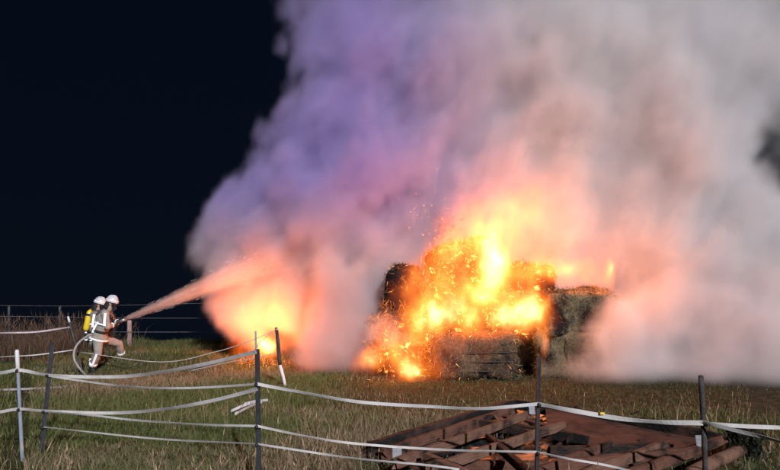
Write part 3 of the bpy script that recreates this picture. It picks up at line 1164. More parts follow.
# ------------------------------------------------------------------ firefighters
M_TAN = simple_mat('tan_turnout_cloth', (0.25, 0.235, 0.21), .85, vary=.22, scale=9, bump=.6, bscale=28)
M_TAN2 = simple_mat('darker_turnout_cloth', (0.18, 0.17, 0.155), .85, vary=.25, scale=9, bump=.6, bscale=28)
M_REFL = simple_mat('reflective_stripe', (0.93, 0.93, 0.95), .5, vary=.04)
M_HELM = simple_mat('pale_helmet_shell', (0.52, 0.52, 0.55), .35, vary=.08, scale=14, spec=.5)
M_BOOT = simple_mat('black_rubber', (0.016, 0.016, 0.018), .55, vary=.3, bump=.2)
M_GLOVE = simple_mat('dark_glove', (0.035, 0.034, 0.04), .8, vary=.3, bump=.4)
M_STRAP = simple_mat('black_strap', (0.018, 0.02, 0.022), .7, vary=.3)
M_SKIN = simple_mat('skin', (0.45, 0.25, 0.18), .55, vary=.08)
M_YEL = simple_mat('yellow_cylinder_paint', (0.72, 0.50, 0.03), .35, vary=.1, spec=.5)
M_VISOR = simple_mat('dark_visor', (0.02, 0.022, 0.03), .12, vary=.1, spec=.6)
M_HOSE = simple_mat('grey_hose_jacket', (0.30, 0.285, 0.29), .7, vary=.15, scale=10, bump=.4, bscale=90)
M_STEEL = simple_mat('nozzle_metal', (0.35, 0.36, 0.38), .35, metallic=.8, vary=.15)
M_EYE = simple_mat('eye', (0.75, 0.72, 0.70), .3, vary=.02)
M_HAIR = simple_mat('hair', (0.03, 0.02, 0.015), .7, vary=.3)

CREW = G(100, 374)


def capsule(bm, a, b, ra, rb, seg=14, squash=None):
    """Closed tapered capsule."""
    a, b = Vector(a), Vector(b)
    d = b - a
    L = d.length
    t = d / L
    prof = []
    for k in range(5):
        ang = -math.pi / 2 + k * math.pi / 8
        prof.append((a + t * (math.sin(ang) * ra), max(.0008, math.cos(ang) * ra)))
    prof.append((a, ra))
    prof.append((a.lerp(b, .5), (ra + rb) / 2))
    prof.append((b, rb))
    for k in range(1, 5):
        ang = k * math.pi / 8
        prof.append((b + t * (math.sin(ang) * rb), max(.0008, math.cos(ang) * rb)))
    tube_bm(bm, [p for p, r in prof], [r for p, r in prof], seg)


def ellipsoid(bm, c, r, rot=None, seg=16):
    m = Matrix.Translation(Vector(c)) @ (Euler(rot).to_matrix().to_4x4() if rot else Matrix.Identity(4)) @ Matrix.Diagonal((r[0], r[1], r[2], 1))
    bmesh.ops.create_uvsphere(bm, u_segments=seg, v_segments=10, radius=1.0, matrix=m)


def fused(name, bm, parent, mat, voxel=.014, smooth=6):
    o = obj(name, bm_mesh(name, bm, True), parent, mat)
    rm = o.modifiers.new('fuse', 'REMESH')
    rm.mode = 'VOXEL'
    rm.voxel_size = voxel
    rm.use_smooth_shade = True
    sm = o.modifiers.new('soften', 'SMOOTH')
    sm.factor = .5
    sm.iterations = smooth
    return o


def band(parent, a, b, t, r0, w=.05, name='reflective_band', mat=None):
    """A ring of cloth tape round a limb from a to b at fraction t."""
    a, b = Vector(a), Vector(b)
    ax = (b - a).normalized()
    c = a.lerp(b, t)
    bm = bmesh.new()
    tube_bm(bm, [c - ax * w / 2, c - ax * w * .45, c + ax * w * .45, c + ax * w / 2], [r0 - .006, r0 + .004, r0 + .004, r0 - .006], 16)
    return obj(name, bm_mesh(name, bm, True), parent, mat or M_REFL)


def strip(parent, pts, w, out, name='reflective_strip', mat=None, th=.004):
    """A flat strip of tape laid along pts, facing direction out."""
    out = Vector(out).normalized()
    bm = bmesh.new()
    rows = []
    n = len(pts)
    for i, p in enumerate(pts):
        p = Vector(p)
        t = (Vector(pts[min(i + 1, n - 1)]) - Vector(pts[max(i - 1, 0)])).normalized()
        s = t.cross(out).normalized()
        rows.append([bm.verts.new(p + s * (k * w / 2) + out * q) for k, q in ((-1, 0), (1, 0), (1, th), (-1, th))])
    for i in range(n - 1):
        for k in range(4):
            bm.faces.new((rows[i][k], rows[i][(k + 1) % 4], rows[i + 1][(k + 1) % 4], rows[i + 1][k]))
    bm.faces.new(rows[0][::-1]); bm.faces.new(rows[-1])
    bmesh.ops.recalc_face_normals(bm, faces=bm.faces)
    return obj(name, bm_mesh(name, bm, False), parent, mat or M_REFL)


def grip_hand(parent, center, axis, approach, r=.034):
    """Gloved hand with palm, four fingers and a thumb closed round a bar."""
    c, ax, ap = Vector(center), Vector(axis).normalized(), Vector(approach).normalized()
    ap = (ap - ax * ap.dot(ax)).normalized()          # from bar towards the wrist
    up = ax.cross(ap).normalized()
    bm = bmesh.new()
    palm = c + ap * (r + .018)
    for k in (-1, 0, 1):
        capsule(bm, palm + ax * (k * .022) - up * .030, palm + ax * (k * .022) + up * .034 + ap * .004, .017, .015, 8)
    capsule(bm, palm + ap * .015, palm + ap * .06, .032, .034, 10)
    lens = (1.0, 1.12, 1.05, .85)
    for i in range(4):
        o = ax * ((i - 1.5) * .0225)
        rr = r + .010
        a0, a1 = R(35), R(35 + 185 * lens[i])
        pts = []
        for s in range(6):
            a = a0 + (a1 - a0) * s / 5
            pts.append(c + o + ap * (math.cos(a) * rr) + up * (math.sin(a) * rr))
        for s in range(5):
            capsule(bm, pts[s], pts[s + 1], .0105 - s * .0005, .0100 - s * .0005, 7)
    pts = []
    for s in range(4):
        a = R(-35 - 40 * s)
        pts.append(c - ax * (.040 - .012 * s) + ap * (math.cos(a) * (r + .012)) + up * (math.sin(a) * (r + .012)))
    for s in range(3):
        capsule(bm, pts[s], pts[s + 1], .0125 - s * .001, .0115 - s * .001, 7)
    return fused('glove', bm, parent, M_GLOVE, .0055, 2)


def lathe(name, prof, parent, mat, loc, rot, scale=(1, 1, 1), seg=24):
    bm = bmesh.new()
    rings = []
    for r, z in prof:
        rings.append([bm.verts.new((math.cos(2 * math.pi * k / seg) * r * scale[0], math.sin(2 * math.pi * k / seg) * r * scale[1], z * scale[2])) for k in range(seg)])
    for i in range(len(rings) - 1):
        for k in range(seg):
            bm.faces.new((rings[i][k], rings[i][(k + 1) % seg], rings[i + 1][(k + 1) % seg], rings[i + 1][k]))
    bm.faces.new(rings[0][::-1]); bm.faces.new(rings[-1])
    bmesh.ops.recalc_face_normals(bm, faces=bm.faces)
    o = obj(name, bm_mesh(name, bm, True), parent, mat)
    o.location = loc
    o.rotation_euler = rot
    return o


def boot(parent, ankle, toe_dir):
    a, t = Vector(ankle), Vector(toe_dir).normalized()
    bm = bmesh.new()
    capsule(bm, a + Vector((0, 0, .12)), a + Vector((0, 0, -.03)), .068, .058, 12)
    capsule(bm, a + Vector((0, 0, -.065)) - t * .05, a + Vector((0, 0, -.075)) + t * .10, .052, .046, 12)
    capsule(bm, a + Vector((0, 0, -.075)) + t * .08, a + Vector((0, 0, -.083)) + t * .16, .047, .038, 12)
    o = fused('boot', bm, parent, M_BOOT, .012, 3)
    return o


def firefighter(label, base, J, bottle, fabric, head_yaw=0.0, head_tilt=0.0):
    root = empty('person', base)
    tag(root, label, 'person', 'firefighters with the hose')
    V_ = {k: Vector(v) for k, v in J.items()}
    bm = bmesh.new()
    pel, che, nek = V_['pelvis'], V_['chest'], V_['neck']
    lean = math.atan2(nek.x - pel.x, nek.z - pel.z)
    ellipsoid(bm, pel + Vector((0, 0, .02)), (.155, .19, .16), (0, lean, 0))
    ellipsoid(bm, pel.lerp(che, .5), (.150, .185, .22), (0, lean, 0))
    ellipsoid(bm, che + Vector((-.005, 0, .02)), (.160, .215, .21), (0, lean, 0))
    # skirt of the coat
    ellipsoid(bm, pel + Vector((0, 0, -.06)), (.17, .205, .13), (0, lean, 0))
    capsule(bm, che + Vector((0, 0, .12)), nek + Vector((.01, 0, .02)), .09, .075)
    for s in ('n', 'f'):
        sh, el, ha = V_['sho_' + s], V_['elb_' + s], V_['han_' + s]
        capsule(bm, che.lerp(nek, .55), sh, .10, .088)
        capsule(bm, sh, el, .082, .066)
        capsule(bm, el, el.lerp(ha, .82), .066, .052)
        hi, kn, an = V_['hip_' + s], V_['kne_' + s], V_['ank_' + s]
        capsule(bm, hi, kn, .108, .080)
        capsule(bm, kn, kn.lerp(an, .35), .080, .082)
        capsule(bm, kn.lerp(an, .35), an + Vector((0, 0, .05)), .082, .074)
    body = fused('body', bm, root, fabric, .014, 5)
    for s in ('n', 'f'):
        kn, an, el, ha, sh = V_['kne_' + s], V_['ank_' + s], V_['elb_' + s], V_['han_' + s], V_['sho_' + s]
        band(root, kn, an + Vector((0, 0, .05)), .90, .081, .075)
        band(root, el, ha, .66, .059, .035)
        boot(root, an, V_['toe_' + s] - an)
        grip_hand(root, ha, J['bar'], el - ha)
    # belt and harness
    ax = (che - pel).normalized()
    bm = bmesh.new()
    wc = pel.lerp(che, .28)
    ring = []
    for k in range(21):
        a = 2 * math.pi * k / 20
        ring.append(wc + Matrix.Rotation(lean, 3, 'Y') @ Vector((math.cos(a) * .168, math.sin(a) * .203, 0)))
    tube_bm(bm, ring, .024, 6, False)
    obj('belt', bm_mesh('belt', bm, True), root, M_STRAP)
    for sy in (-1, 1):
        pts = [pel.lerp(che, .35) + Vector((.17, sy * .08, 0)), che + Vector((.168, sy * .10, .02)), nek + Vector((.06, sy * .115, -.07)), nek + Vector((-.06, sy * .10, -.02)), che + Vector((-.15, sy * .09, .10))]
        strip(root, through(pts, 4), .045, (.5, sy * .35, .6), 'shoulder_strap', M_STRAP, .012)
    # hem and chest bands of the coat
    for t, rx, ry, w in ((-.22, .176, .212, .022), (.72, .163, .216, .020)):
        bm = bmesh.new()
        wc = pel.lerp(che, t)
        ring = [wc + Matrix.Rotation(lean, 3, 'Y') @ Vector((math.cos(2 * math.pi * k / 24) * rx, math.sin(2 * math.pi * k / 24) * ry, 0)) for k in range(25)]
        tube_bm(bm, ring, w, 6, False)
        obj('reflective_band', bm_mesh('reflective_band', bm, True), root, M_REFL)
    # radio and lamp clipped to the chest
    bm = bmesh.new()
    box_bm(bm, (.05, .07, .13), che + Vector((.17, -.10, -.02)), (0, lean, 0), .012)
    obj('radio', bm_mesh('radio', bm, True), root, M_STRAP)
    bm = bmesh.new()
    tube_bm(bm, [che + Vector((.14, -.17, .06)), che + Vector((.21, -.17, .05)), che + Vector((.23, -.17, .05))], [.022, .026, .030], 10)
    obj('torch', bm_mesh('torch', bm, True), root, M_GLOVE)
    # chest stripe seen from the side
    strip(root, through([V_['sho_n'] + Vector((.05, -.085, .02)), V_['sho_n'].lerp(V_['elb_n'], .5) + Vector((.0, -.080, 0)), V_['elb_n'] + Vector((-.03, -.072, .02))], 4), .05, (.1, -1, .15))
    strip(root, through([pel.lerp(che, .2) + Vector((-.09, -.195, 0)), pel.lerp(che, .55) + Vector((-.07, -.205, 0)), pel.lerp(che, .85) + Vector((-.03, -.215, 0))], 4), .05, (-.15, -1, 0))
    # stripe along the near shin
    kn, an = V_['kne_n'], V_['ank_n']
    strip(root, through([kn.lerp(an, .05) + Vector((.02, -.084, 0)), kn.lerp(an, .4) + Vector((.02, -.088, 0)), kn.lerp(an, .85) + Vector((.02, -.084, 0))], 4), .045, (.15, -1, 0))
    # head
    hd = V_['head']
    hm = Matrix.Rotation(head_yaw, 4, 'Z') @ Matrix.Rotation(head_tilt, 4, 'Y')
    H = lambda v: hd + hm @ Vector(v)
    bm = bmesh.new()
    capsule(bm, nek, hd + Vector((-.01, 0, -.06)), .062, .062)
    ellipsoid(bm, H((-.01, 0, .03)), (.098, .077, .105))
    ellipsoid(bm, H((.035, 0, -.055)), (.058, .058, .062))
    ellipsoid(bm, H((.090, 0, -.005)), (.022, .014, .028))       # nose
    ellipsoid(bm, H((.075, 0, -.098)), (.024, .030, .02))        # chin
    ellipsoid(bm, H((.083, 0, -.060)), (.014, .026, .010))       # lips
    for sy in (-1, 1):
        ellipsoid(bm, H((-.005, sy * .078, -.005)), (.020, .010, .032))
    head = fused('head', bm, root, M_SKIN, .008, 3)
    for sy in (-1, 1):
        bm = bmesh.new()
        ellipsoid(bm, H((.078, sy * .032, .022)), (.012, .013, .011), seg=10)
        obj('eye', bm_mesh('eye', bm, True), head, M_EYE)
    bm = bmesh.new()
    ellipsoid(bm, H((-.03, 0, .035)), (.10, .084, .105))
    obj('hair', bm_mesh('hair', bm, True), head, M_HAIR)
    # breathing mask with visor
    bm = bmesh.new()
    ellipsoid(bm, H((.072, 0, -.035)), (.050, .062, .085))
    mask = obj('breathing_mask', bm_mesh('breathing_mask', bm, True), root, M_VISOR)
    bm = bmesh.new()
    tube_bm(bm, [H((.10, 0, -.075)), H((.135, 0, -.085)), H((.15, 0, -.088))], [.034, .032, .024], 12)
    obj('filter_valve', bm_mesh('filter_valve', bm, True), mask, M_STRAP)
    tube('air_hose', through([H((.13, -.01, -.09)), H((.08, -.11, -.17)), che + Vector((.03, -.16, .16)), che + Vector((-.14, -.12, .10))], 5), .014, M_STRAP, mask, 7)
    # helmet
    rot = hm.to_euler()
    HS = .86
    prof = [(.150, -.005), (.156, -.002), (.150, .006), (.132, .016), (.130, .05), (.122, .088), (.103, .122), (.072, .147), (.035, .160), (.004, .164)]
    hel = lathe('helmet', prof, root, M_HELM, H((-.005, 0, .045)), rot, (1.13, .98, 1.0))
    hel.scale = (HS, HS, HS)
    bm = bmesh.new()
    ring = [Vector((math.cos(2 * math.pi * k / 28) * .136 * 1.13, math.sin(2 * math.pi * k / 28) * .136 * .98, .040)) for k in range(29)]
    tube_bm(bm, ring, .013, 6, False)
    obj('helmet_stripe', bm_mesh('helmet_stripe', bm, True), hel, M_REFL)
    bm = bmesh.new()
    for k in range(3):
        tube_bm(bm, [Vector((math.cos(a) * .142, (k - 1) * .028, .02 + math.sin(a) * .147)) for a in [R(20 + 14 * j) for j in range(11)]], .008, 6)
    obj('helmet_ridge', bm_mesh('helmet_ridge', bm, True), hel, M_HELM)
    bm = bmesh.new()
    for k in range(1):
        tube_bm(bm, [Vector((math.cos(a) * .150, math.sin(a) * .118, -.045)) for a in [R(-62 + 124 * j / 10) for j in range(11)]], .05, 8, True, .12)
    obj('helmet_visor', bm_mesh('helmet_visor', bm, True), hel, M_VISOR)
    # neck flap
    bm = bmesh.new()
    rows = []
    for j in range(4):
        rows.append([bm.verts.new(Vector((math.cos(a) * (.135 + .012 * j), math.sin(a) * (.118 + .012 * j), -.02 - j * .055))) for a in [R(85 + 190 * i / 12) for i in range(13)]])
    for j in range(3):
        for i in range(12):
            bm.faces.new((rows[j][i], rows[j][i + 1], rows[j + 1][i + 1], rows[j + 1][i]))
    fl = obj('neck_flap', bm_mesh('neck_flap', bm, True), hel, M_STRAP)
    so = fl.modifiers.new('thick', 'SOLIDIFY'); so.thickness = .008
    # breathing air cylinder on a back plate
    if bottle:
        top, bot = Vector(bottle[0]), Vector(bottle[1])
        axb = (top - bot).normalized()
        L = (top - bot).length
        bmx = [(.004, 0), (.04, .008), (.060, .035), (.067, .07), (.067, L - .10), (.060, L - .05), (.045, L - .015), (.022, L - .005), (.022, L + .03), (.004, L + .032)]
        cyl = lathe('air_cylinder', bmx, root, M_YEL, bot, axb.to_track_quat('Z', 'Y').to_euler(), seg=20)
        bm = bmesh.new()
        tube_bm(bm, [Vector((0, 0, L * .70)), Vector((0, 0, L * .70 + .01)), Vector((0, 0, L * .70 + .05)), Vector((0, 0, L * .70 + .06))], [.063, .071, .071, .063], 20)
        obj('cylinder_strap', bm_mesh('cylinder_strap', bm, True), cyl, M_STRAP)
        bm = bmesh.new()
        tube_bm(bm, [Vector((-.03, 0, L + .03)), Vector((.03, 0, L + .03))], .02, 8)
        obj('cylinder_valve', bm_mesh('cylinder_valve', bm, True), cyl, M_STRAP)
        bm = bmesh.new()
        rotm = axb.to_track_quat('Z', 'Y').to_matrix()
        box_bm(bm, (.05, .24, L * .95), (top + bot) / 2 + Vector((.095, .1, .01)), rotm, .015)
        obj('back_plate', bm_mesh('back_plate', bm, True), root, M_STRAP)
    return root


def L_(px, py, y):
    """Pixel at depth CREW.y + y -> metres relative to the crew's ground point."""
    return W(px, py, CREW.y + y) - CREW


def at(base, px, py, y):
    return L_(px, py, y) - base


BAR = (1.0, 0.0, .06)
bA = Vector((0, 0, gz(CREW.x, CREW.y)))
nz = W(122.5, 320.5, CREW.y + .10)
JA = dict(pelvis=at(bA, 100, 335.5, .02), chest=at(bA, 105, 319, .02), neck=at(bA, 108.5, 309.5, .02), head=at(bA, 111.5, 303.6, .02),
          sho_n=at(bA, 105, 314, -.19), elb_n=at(bA, 107.5, 327, -.22), han_n=at(bA, 113.2, 324.6, .06),
          sho_f=at(bA, 108.5, 313, .23), elb_f=at(bA, 114, 323, .30), han_f=at(bA, 119.0, 321.8, .10),
          hip_n=at(bA, 98, 341, -.08), kne_n=at(bA, 98, 353, -.14), ank_n=at(bA, 92.5, 367.5, -.04), toe_n=at(bA, 99, 370, -.08),
          hip_f=at(bA, 103.5, 339.5, .14), kne_f=at(bA, 119, 343.5, .42), ank_f=at(bA, 121.8, 356.5, .60), toe_f=at(bA, 127, 358, .60), bar=BAR)
manA = firefighter('firefighter in tan gear aiming the nozzle, one foot forward on the bank', CREW + bA, JA, None, M_TAN, R(-6), R(16))
bB = Vector((-.12, .5, gz(CREW.x - .12, CREW.y + .5)))
JB = dict(pelvis=at(bB, 94, 336, .50), chest=at(bB, 94.5, 319, .50), neck=at(bB, 97, 310.5, .50), head=at(bB, 99.5, 305, .50),
          sho_n=at(bB, 94, 315, .28), elb_n=at(bB, 95.5, 328, .25), han_n=at(bB, 103.5, 330, .40),
          sho_f=at(bB, 97.5, 314, .70), elb_f=at(bB, 102, 326, .74), han_f=at(bB, 107.5, 328.6, .40),
          hip_n=at(bB, 93, 341, .42), kne_n=at(bB, 100, 351.5, .40), ank_n=at(bB, 101, 364.8, .50), toe_n=at(bB, 106, 367, .48),
          hip_f=at(bB, 95, 341, .60), kne_f=at(bB, 97, 352, .66), ank_f=at(bB, 92.5, 363.5, .66), toe_f=at(bB, 98, 366, .66), bar=BAR)
manB = firefighter('second firefighter close behind, with yellow air cylinder on the back', CREW + bB, JB, (at(bB, 90.2, 310.0, .30), at(bB, 85.8, 331, .28)), M_TAN2, R(-4), R(16))

# hose and nozzle
hz = through([nz, W(117, 322.4, CREW.y + .09), W(112, 325, CREW.y + .07), W(106, 328.9, CREW.y + .38), W(97, 332.5, CREW.y + .28), W(88, 336, CREW.y + .10), W(80, 341.5, CREW.y - .1), W(74.5, 350, CREW.y - .2), W(74.5, 360, CREW.y - .25), W(80, 369, CREW.y - .25), G(87, 378, .03), G(80, 384, .03), G(50, 388, .03), G(-60, 392, .03)], 7)
fz = hz[0].copy()
hose = tube('fire_hose', [p - fz for p in hz], .023, M_HOSE, None, 10)
hose.location = fz
tag(hose, 'pale fire hose looping behind the two firefighters', 'hose')
nozd = (W(130, 317.5, CREW.y + .12) - W(117, 322.4, CREW.y + .09)).normalized()
nzo = lathe('nozzle_barrel', [(.02, -.30), (.030, -.29), (.030, -.20), (.024, -.19), (.024, -.08), (.034, -.06), (.040, 0.0), (.036, .05), (.030, .055), (.004, .03)], None, M_STEEL, (0, 0, 0), (0, 0, 0), seg=18)
nroot = empty('hose_nozzle', nz, nozd.to_track_quat('Z', 'Y').to_euler())
tag(nroot, 'metal branch nozzle held by the front firefighter', 'nozzle')
nzo.parent = nroot
bm = bmesh.new()
tube_bm(bm, [Vector((.0, -.03, -.12)), Vector((.0, -.07, -.13)), Vector((0, -.11, -.15))], [.012, .012, .014], 8)
obj('valve_lever', bm_mesh('valve_lever', bm, True), nroot, M_BOOT)
# ------------------------------------------------------------------ smoke
def smoke_material():
    m = bpy.data.materials.new('smoke')
    m.use_nodes = True
    nt = m.node_tree
    nt.nodes.remove(nt.nodes['Principled BSDF'])
    X.tree = nt
    pv = nt.nodes.new('ShaderNodeVolumePrincipled')
    x, y, z = X.sep(X.coord('Object'))
    # blue emergency light put into the smoke colour at left, paler at right
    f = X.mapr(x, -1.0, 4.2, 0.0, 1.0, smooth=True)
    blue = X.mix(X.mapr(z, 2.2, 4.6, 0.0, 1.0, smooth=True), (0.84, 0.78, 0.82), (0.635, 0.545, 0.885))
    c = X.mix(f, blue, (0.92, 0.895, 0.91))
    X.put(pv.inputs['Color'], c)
    pv.inputs['Density'].default_value = 1.0
    pv.inputs['Anisotropy'].default_value = 0.0
    nt.links.new(pv.outputs[0], nt.nodes['Material Output'].inputs['Volume'])
    return m


def B(px, py, d, rx, ry, rz, w=1.0):
    return (W(px, py, d), (rx, ry, rz), w)


SMOKE = [
    # column over the small fire on the left
    B(268, 340, 16.2, 1.1, .8, 1.0, 1.0), B(262, 295, 16.1, 1.45, .9, 1.3), B(232, 228, 15.9, 1.05, .9, 1.0), B(285, 235, 15.9, 1.6, 1.1, 1.4),
    B(240, 288, 15.7, .8, .6, .8, .8), B(290, 285, 15.8, .9, .6, .9, .7), B(298, 300, 15.2, .6, .45, .7, .9), B(310, 335, 15.0, .5, .4, .6, .7),
    # low billow between the fires
    B(325, 362, 13.6, .85, .7, .6, 1.1), B(350, 322, 13.7, .9, .8, 1.1, 1.1), B(335, 345, 13.6, .8, .7, .8, .6), B(330, 250, 15.0, 1.6, 1.3, 1.6),
    # main plume, its left flank first
    B(284, 150, 15.8, .8, .9, 1.2, .75), B(262, 195, 15.8, .8, .8, .7, .6), B(305, 5, 16.3, .8, 1.0, 1.3, .55),
    B(330, 170, 15.5, 1.5, 1.5, 1.7), B(410, 190, 15.8, 2.0, 1.6, 2.4), B(350, 80, 16, 1.3, 1.5, 1.8), B(440, 60, 16, 2.2, 1.8, 2.4),
    B(345, -20, 16.5, 1.6, 1.6, 2.0, .9), B(470, -70, 17, 2.8, 2.0, 2.8), B(560, 30, 16, 2.6, 2.0, 2.6), B(560, 140, 15.8, 2.4, 1.6, 2.2),
    B(660, 110, 15.5, 2.6, 1.9, 2.4), B(650, 220, 15.0, 2.2, 1.7, 1.9), B(720, 20, 16, 2.8, 2, 2.6), B(740, 240, 15, 2.0, 1.7, 1.5),
    B(690, 310, 13.8, 1.6, 1.4, 1.6), B(640, 355, 13.2, .9, 1.1, .8, .9), B(720, 358, 12.6, 1.6, 1.2, 1.1), B(690, 382, 12.0, 1.5, .6, .4, .75), B(790, 384, 11.8, 1.7, .6, .45, .75), B(615, 382, 12.0, .8, .35, .32, .6), B(800, 340, 13.2, 1.8, 1.5, 1.6),
    B(880, 260, 14.0, 2.4, 2.0, 2.4), B(860, 80, 15.5, 2.6, 2.0, 2.8), B(640, -130, 17, 3.2, 2.2, 3.0, .9), B(820, -110, 17, 3.4, 2.2, 3.0, .8),
    # thin smoke curling in front of the bales
    # fill behind the stack
    B(470, 330, 15.2, 2.2, 1.0, 1.6, 1.2), B(560, 280, 15.2, 2.2, 1.0, 1.8, 1.1),
    B(560, 382, 12.2, 1.6, .45, .28, .55), B(440, 300, 13.9, 1.2, .5, 1.6, .5), B(385, 352, 11.85, .9, .35, .7, .62), B(475, 358, 11.75, 1.2, .3, .5, .45), B(590, 345, 12.1, .7, .3, .8, .7), B(600, 312, 12.2, .7, .3, .6, .5), B(625, 330, 12.3, .35, .6, 1.1, .6),
    # clear air where the flames stand
    B(493, 245, 12.8, 1.0, .6, 1.0, -1.2), B(530, 205, 13.0, .9, .6, .9, -1.0), B(425, 320, 12.5, .8, .5, 1.0, -.5), B(430, 262, 12.7, .6, .5, .6, -1.0), B(605, 262, 12.9, .6, .5, .6, -.8), B(515, 210, 14.6, 1.2, .8, 1.2, .9),
    # gap on the right
    B(774, 162, 15, .8, 2.4, 1.3, -.75),
]


def smoke_field(p):
    q = warp(p, 0.32, 1.4, 2.0, 0.5)
    q = warp(q, 1.1, 0.6, 2.0, 0.5, (5, 3, 1))
    f = blobs(q, SMOKE)
    px_, py_, pz_ = X.sep(p)
    drift = X.comb(px_ - pz_ * 0.3, py_, pz_ * 0.6)          # streaks drawn out along the rise
    n = X.noise(drift, 0.85, 7, 0.6)
    pw = warp(drift, 1.1, .75, 4, .62)
    bil = X.voronoi(pw, 0.95)
    bil2 = X.voronoi(pw, 2.4)
    x, y, z = X.sep(p)
    amp = X.mapr(x, -3.6, 1.5, 1.0, 0.50, smooth=True) * X.m('MINIMUM', f * 2.5, 1.0)   # crisp heads on the left, drifting soft smoke on the right
    f = f + ((n - 0.5) * 1.25 * X.m('MINIMUM', f * 3.0, 1.0)) - ((bil - 0.38) * 0.75 + (bil2 - 0.38) * 0.26) * amp
    # tight billowing edge low down, ragged and thinner towards the top
    edge = X.mapr(z, 4.0, 10.0, 0.42, 0.95) + X.mapr(x, -0.5, 4.0, 0.0, 0.30, smooth=True)
    rag = X.noise(X.v('MULTIPLY', p, (1, 1, .3)), 1.3, 4, .6)
    f = f - X.mapr(z, 0.0, 0.9, 0.45, 0.0) * X.mapr(rag, .35, .65, 0.0, 1.0)      # uneven foot where it drags over the grass
    d = X.m('DIVIDE', f - 0.36, edge, clamp=True)
    d = d * d * (3.0 - 2.0 * d)
    top = X.mapr(z, 8.0, 12.5, 1.0, 0.0, smooth=True)
    side = X.mapr(x, 9.5, 13.0, 1.0, 0.0, smooth=True)
    low = X.mapr(z, 0.0, 0.25, 0.0, 1.0)
    core = X.mapr(n, 0.3, 0.7, 0.5, 1.3)
    return d * top * side * low * core * 2.3


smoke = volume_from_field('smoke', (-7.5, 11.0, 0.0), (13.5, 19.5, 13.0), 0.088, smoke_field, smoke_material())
tag(smoke, 'thick pale grey smoke, blue lamp light coloured in as violet, rising from the burning hay', 'smoke', kind='stuff')


# ------------------------------------------------------------------ flames
def flame_material(name, strength):
    m = bpy.data.materials.new(name)
    m.use_nodes = True
    nt = m.node_tree
    nt.nodes.remove(nt.nodes['Principled BSDF'])
    X.tree = nt
    pv = nt.nodes.new('ShaderNodeVolumePrincipled')
    d = X.attr('density', 'Fac')
    X.put(pv.inputs['Density'], d * 0.12)
    pv.inputs['Density Attribute'].default_value = ''
    pv.inputs['Color'].default_value = (0.3, 0.2, 0.15, 1)
    c = X.ramp(d / 4.0, [(0.0, (1.0, 0.10, 0.006)), (0.25, (1.0, 0.18, 0.014)), (0.6, (1.0, 0.33, 0.045)), (1.0, (1.0, 0.64, 0.24))])
    X.put(pv.inputs['Emission Color'], c)
    X.put(pv.inputs['Emission Strength'], (X.m('POWER', d, 1.7) + d) * strength)
    nt.links.new(pv.outputs[0], nt.nodes['Material Output'].inputs['Volume'])
    return m


FLAMES = [
    # rising behind and above the stack
    B(493, 268, 13.0, .34, .35, .62, 3.4), B(480, 295, 12.75, .55, .3, .3, 2.0), B(512, 218, 13.6, .75, .5, .75, .75), B(470, 240, 13.1, .6, .4, .6, 1.3),
    B(540, 262, 13.2, .7, .4, .45, 1.1), B(445, 255, 13.0, .5, .35, .5, 1.4), B(606, 279, 12.7, .22, .15, .22, 1.5), B(610, 267, 12.75, .10, .12, .22, 1.5), B(585, 284, 13.2, .5, .25, .14, 1.0), B(540, 222, 13.8, .55, .5, .7, .6),
    # broad sheet of fire over the whole stack
    B(470, 275, 12.3, 1.2, .3, .9, 1.2), B(405, 340, 11.95, .65, .2, .6, .8), B(500, 228, 12.8, .95, .3, .75, .95), B(565, 268, 12.75, .95, .25, .28, 1.1), B(425, 305, 12.2, .6, .25, .75, 1.0), B(525, 300, 12.3, .5, .25, .55, 1.0),
    B(515, 203, 13.0, .7, .35, .6, .8),
    B(535, 274, 12.65, .6, .2, .38, 1.1),
    # licking down the front of the bales
    B(425, 290, 12.55, .55, .25, .6, 1.3), B(455, 318, 12.35, .8, .22, .36, 1.6), B(505, 315, 12.45, .8, .22, .34, 1.5), B(535, 305, 12.4, .35, .2, .3, 1.1),
    B(412, 335, 12.4, .45, .3, .5, 1.2), B(390, 360, 12.2, .6, .3, .36, 1.3), B(412, 372, 12.0, .22, .2, .18, 2.2), B(367, 360, 12.2, .2, .2, .26, 1.8),
    B(520, 320, 12.25, .55, .2, .35, 1.0), B(565, 275, 13.0, .6, .3, .28, 1.0), B(470, 210, 13.4, .5, .4, .4, .7), B(530, 200, 13.8, .5, .5, .5, .5),
    B(544, 344, 12.3, .09, .15, .32, 1.8), B(437, 313, 12.3, .16, .15, .18, 2.6), B(420, 372, 12.1, .7, .25, .25, 1.0), B(470, 345, 12.0, .7, .15, .4, .5),
]
SMALL_FLAMES = [B(267, 349, 15.0, .24, .25, .24, 2.8), B(258, 340, 15.2, .6, .4, .5, .65), B(290, 345, 15.2, .6, .35, .35, .6), B(242, 348, 15.2, .4, .4, .35, .7), B(275, 305, 15.4, .6, .4, .5, .45)]


def flame_field(items):
    def f(p):
        s = X.v('MULTIPLY', p, (1.0, 1.0, 0.6))
        q = X.v('ADD', p, X.v('SCALE', X.v('SUBTRACT', X.noise(s, 1.5, 3, 0.55, color=True), (.5, .5, .5)), 0.7))
        q = X.v('ADD', q, X.v('SCALE', X.v('SUBTRACT', X.noise(X.v('ADD', s, (4, 4, 4)), 5.0, 3, 0.6, color=True), (.5, .5, .5)), 0.22))
        b = blobs(q, items)
        n2 = X.noise(X.v('ADD', s, (9, 1, 7)), 3.0, 5, 0.65)
        n3 = X.voronoi(warp(s, 3.0, .3, 3), 3.4)
        k = b * X.mapr(n2, .3, .7, .55, 1.45) - (n3 - .3) * .5 * X.m('MINIMUM', b, 1.0)
        return X.m('MAXIMUM', X.mapr(k, 0.30, 3.2, 0.0, 4.0), 0.0)
    return f


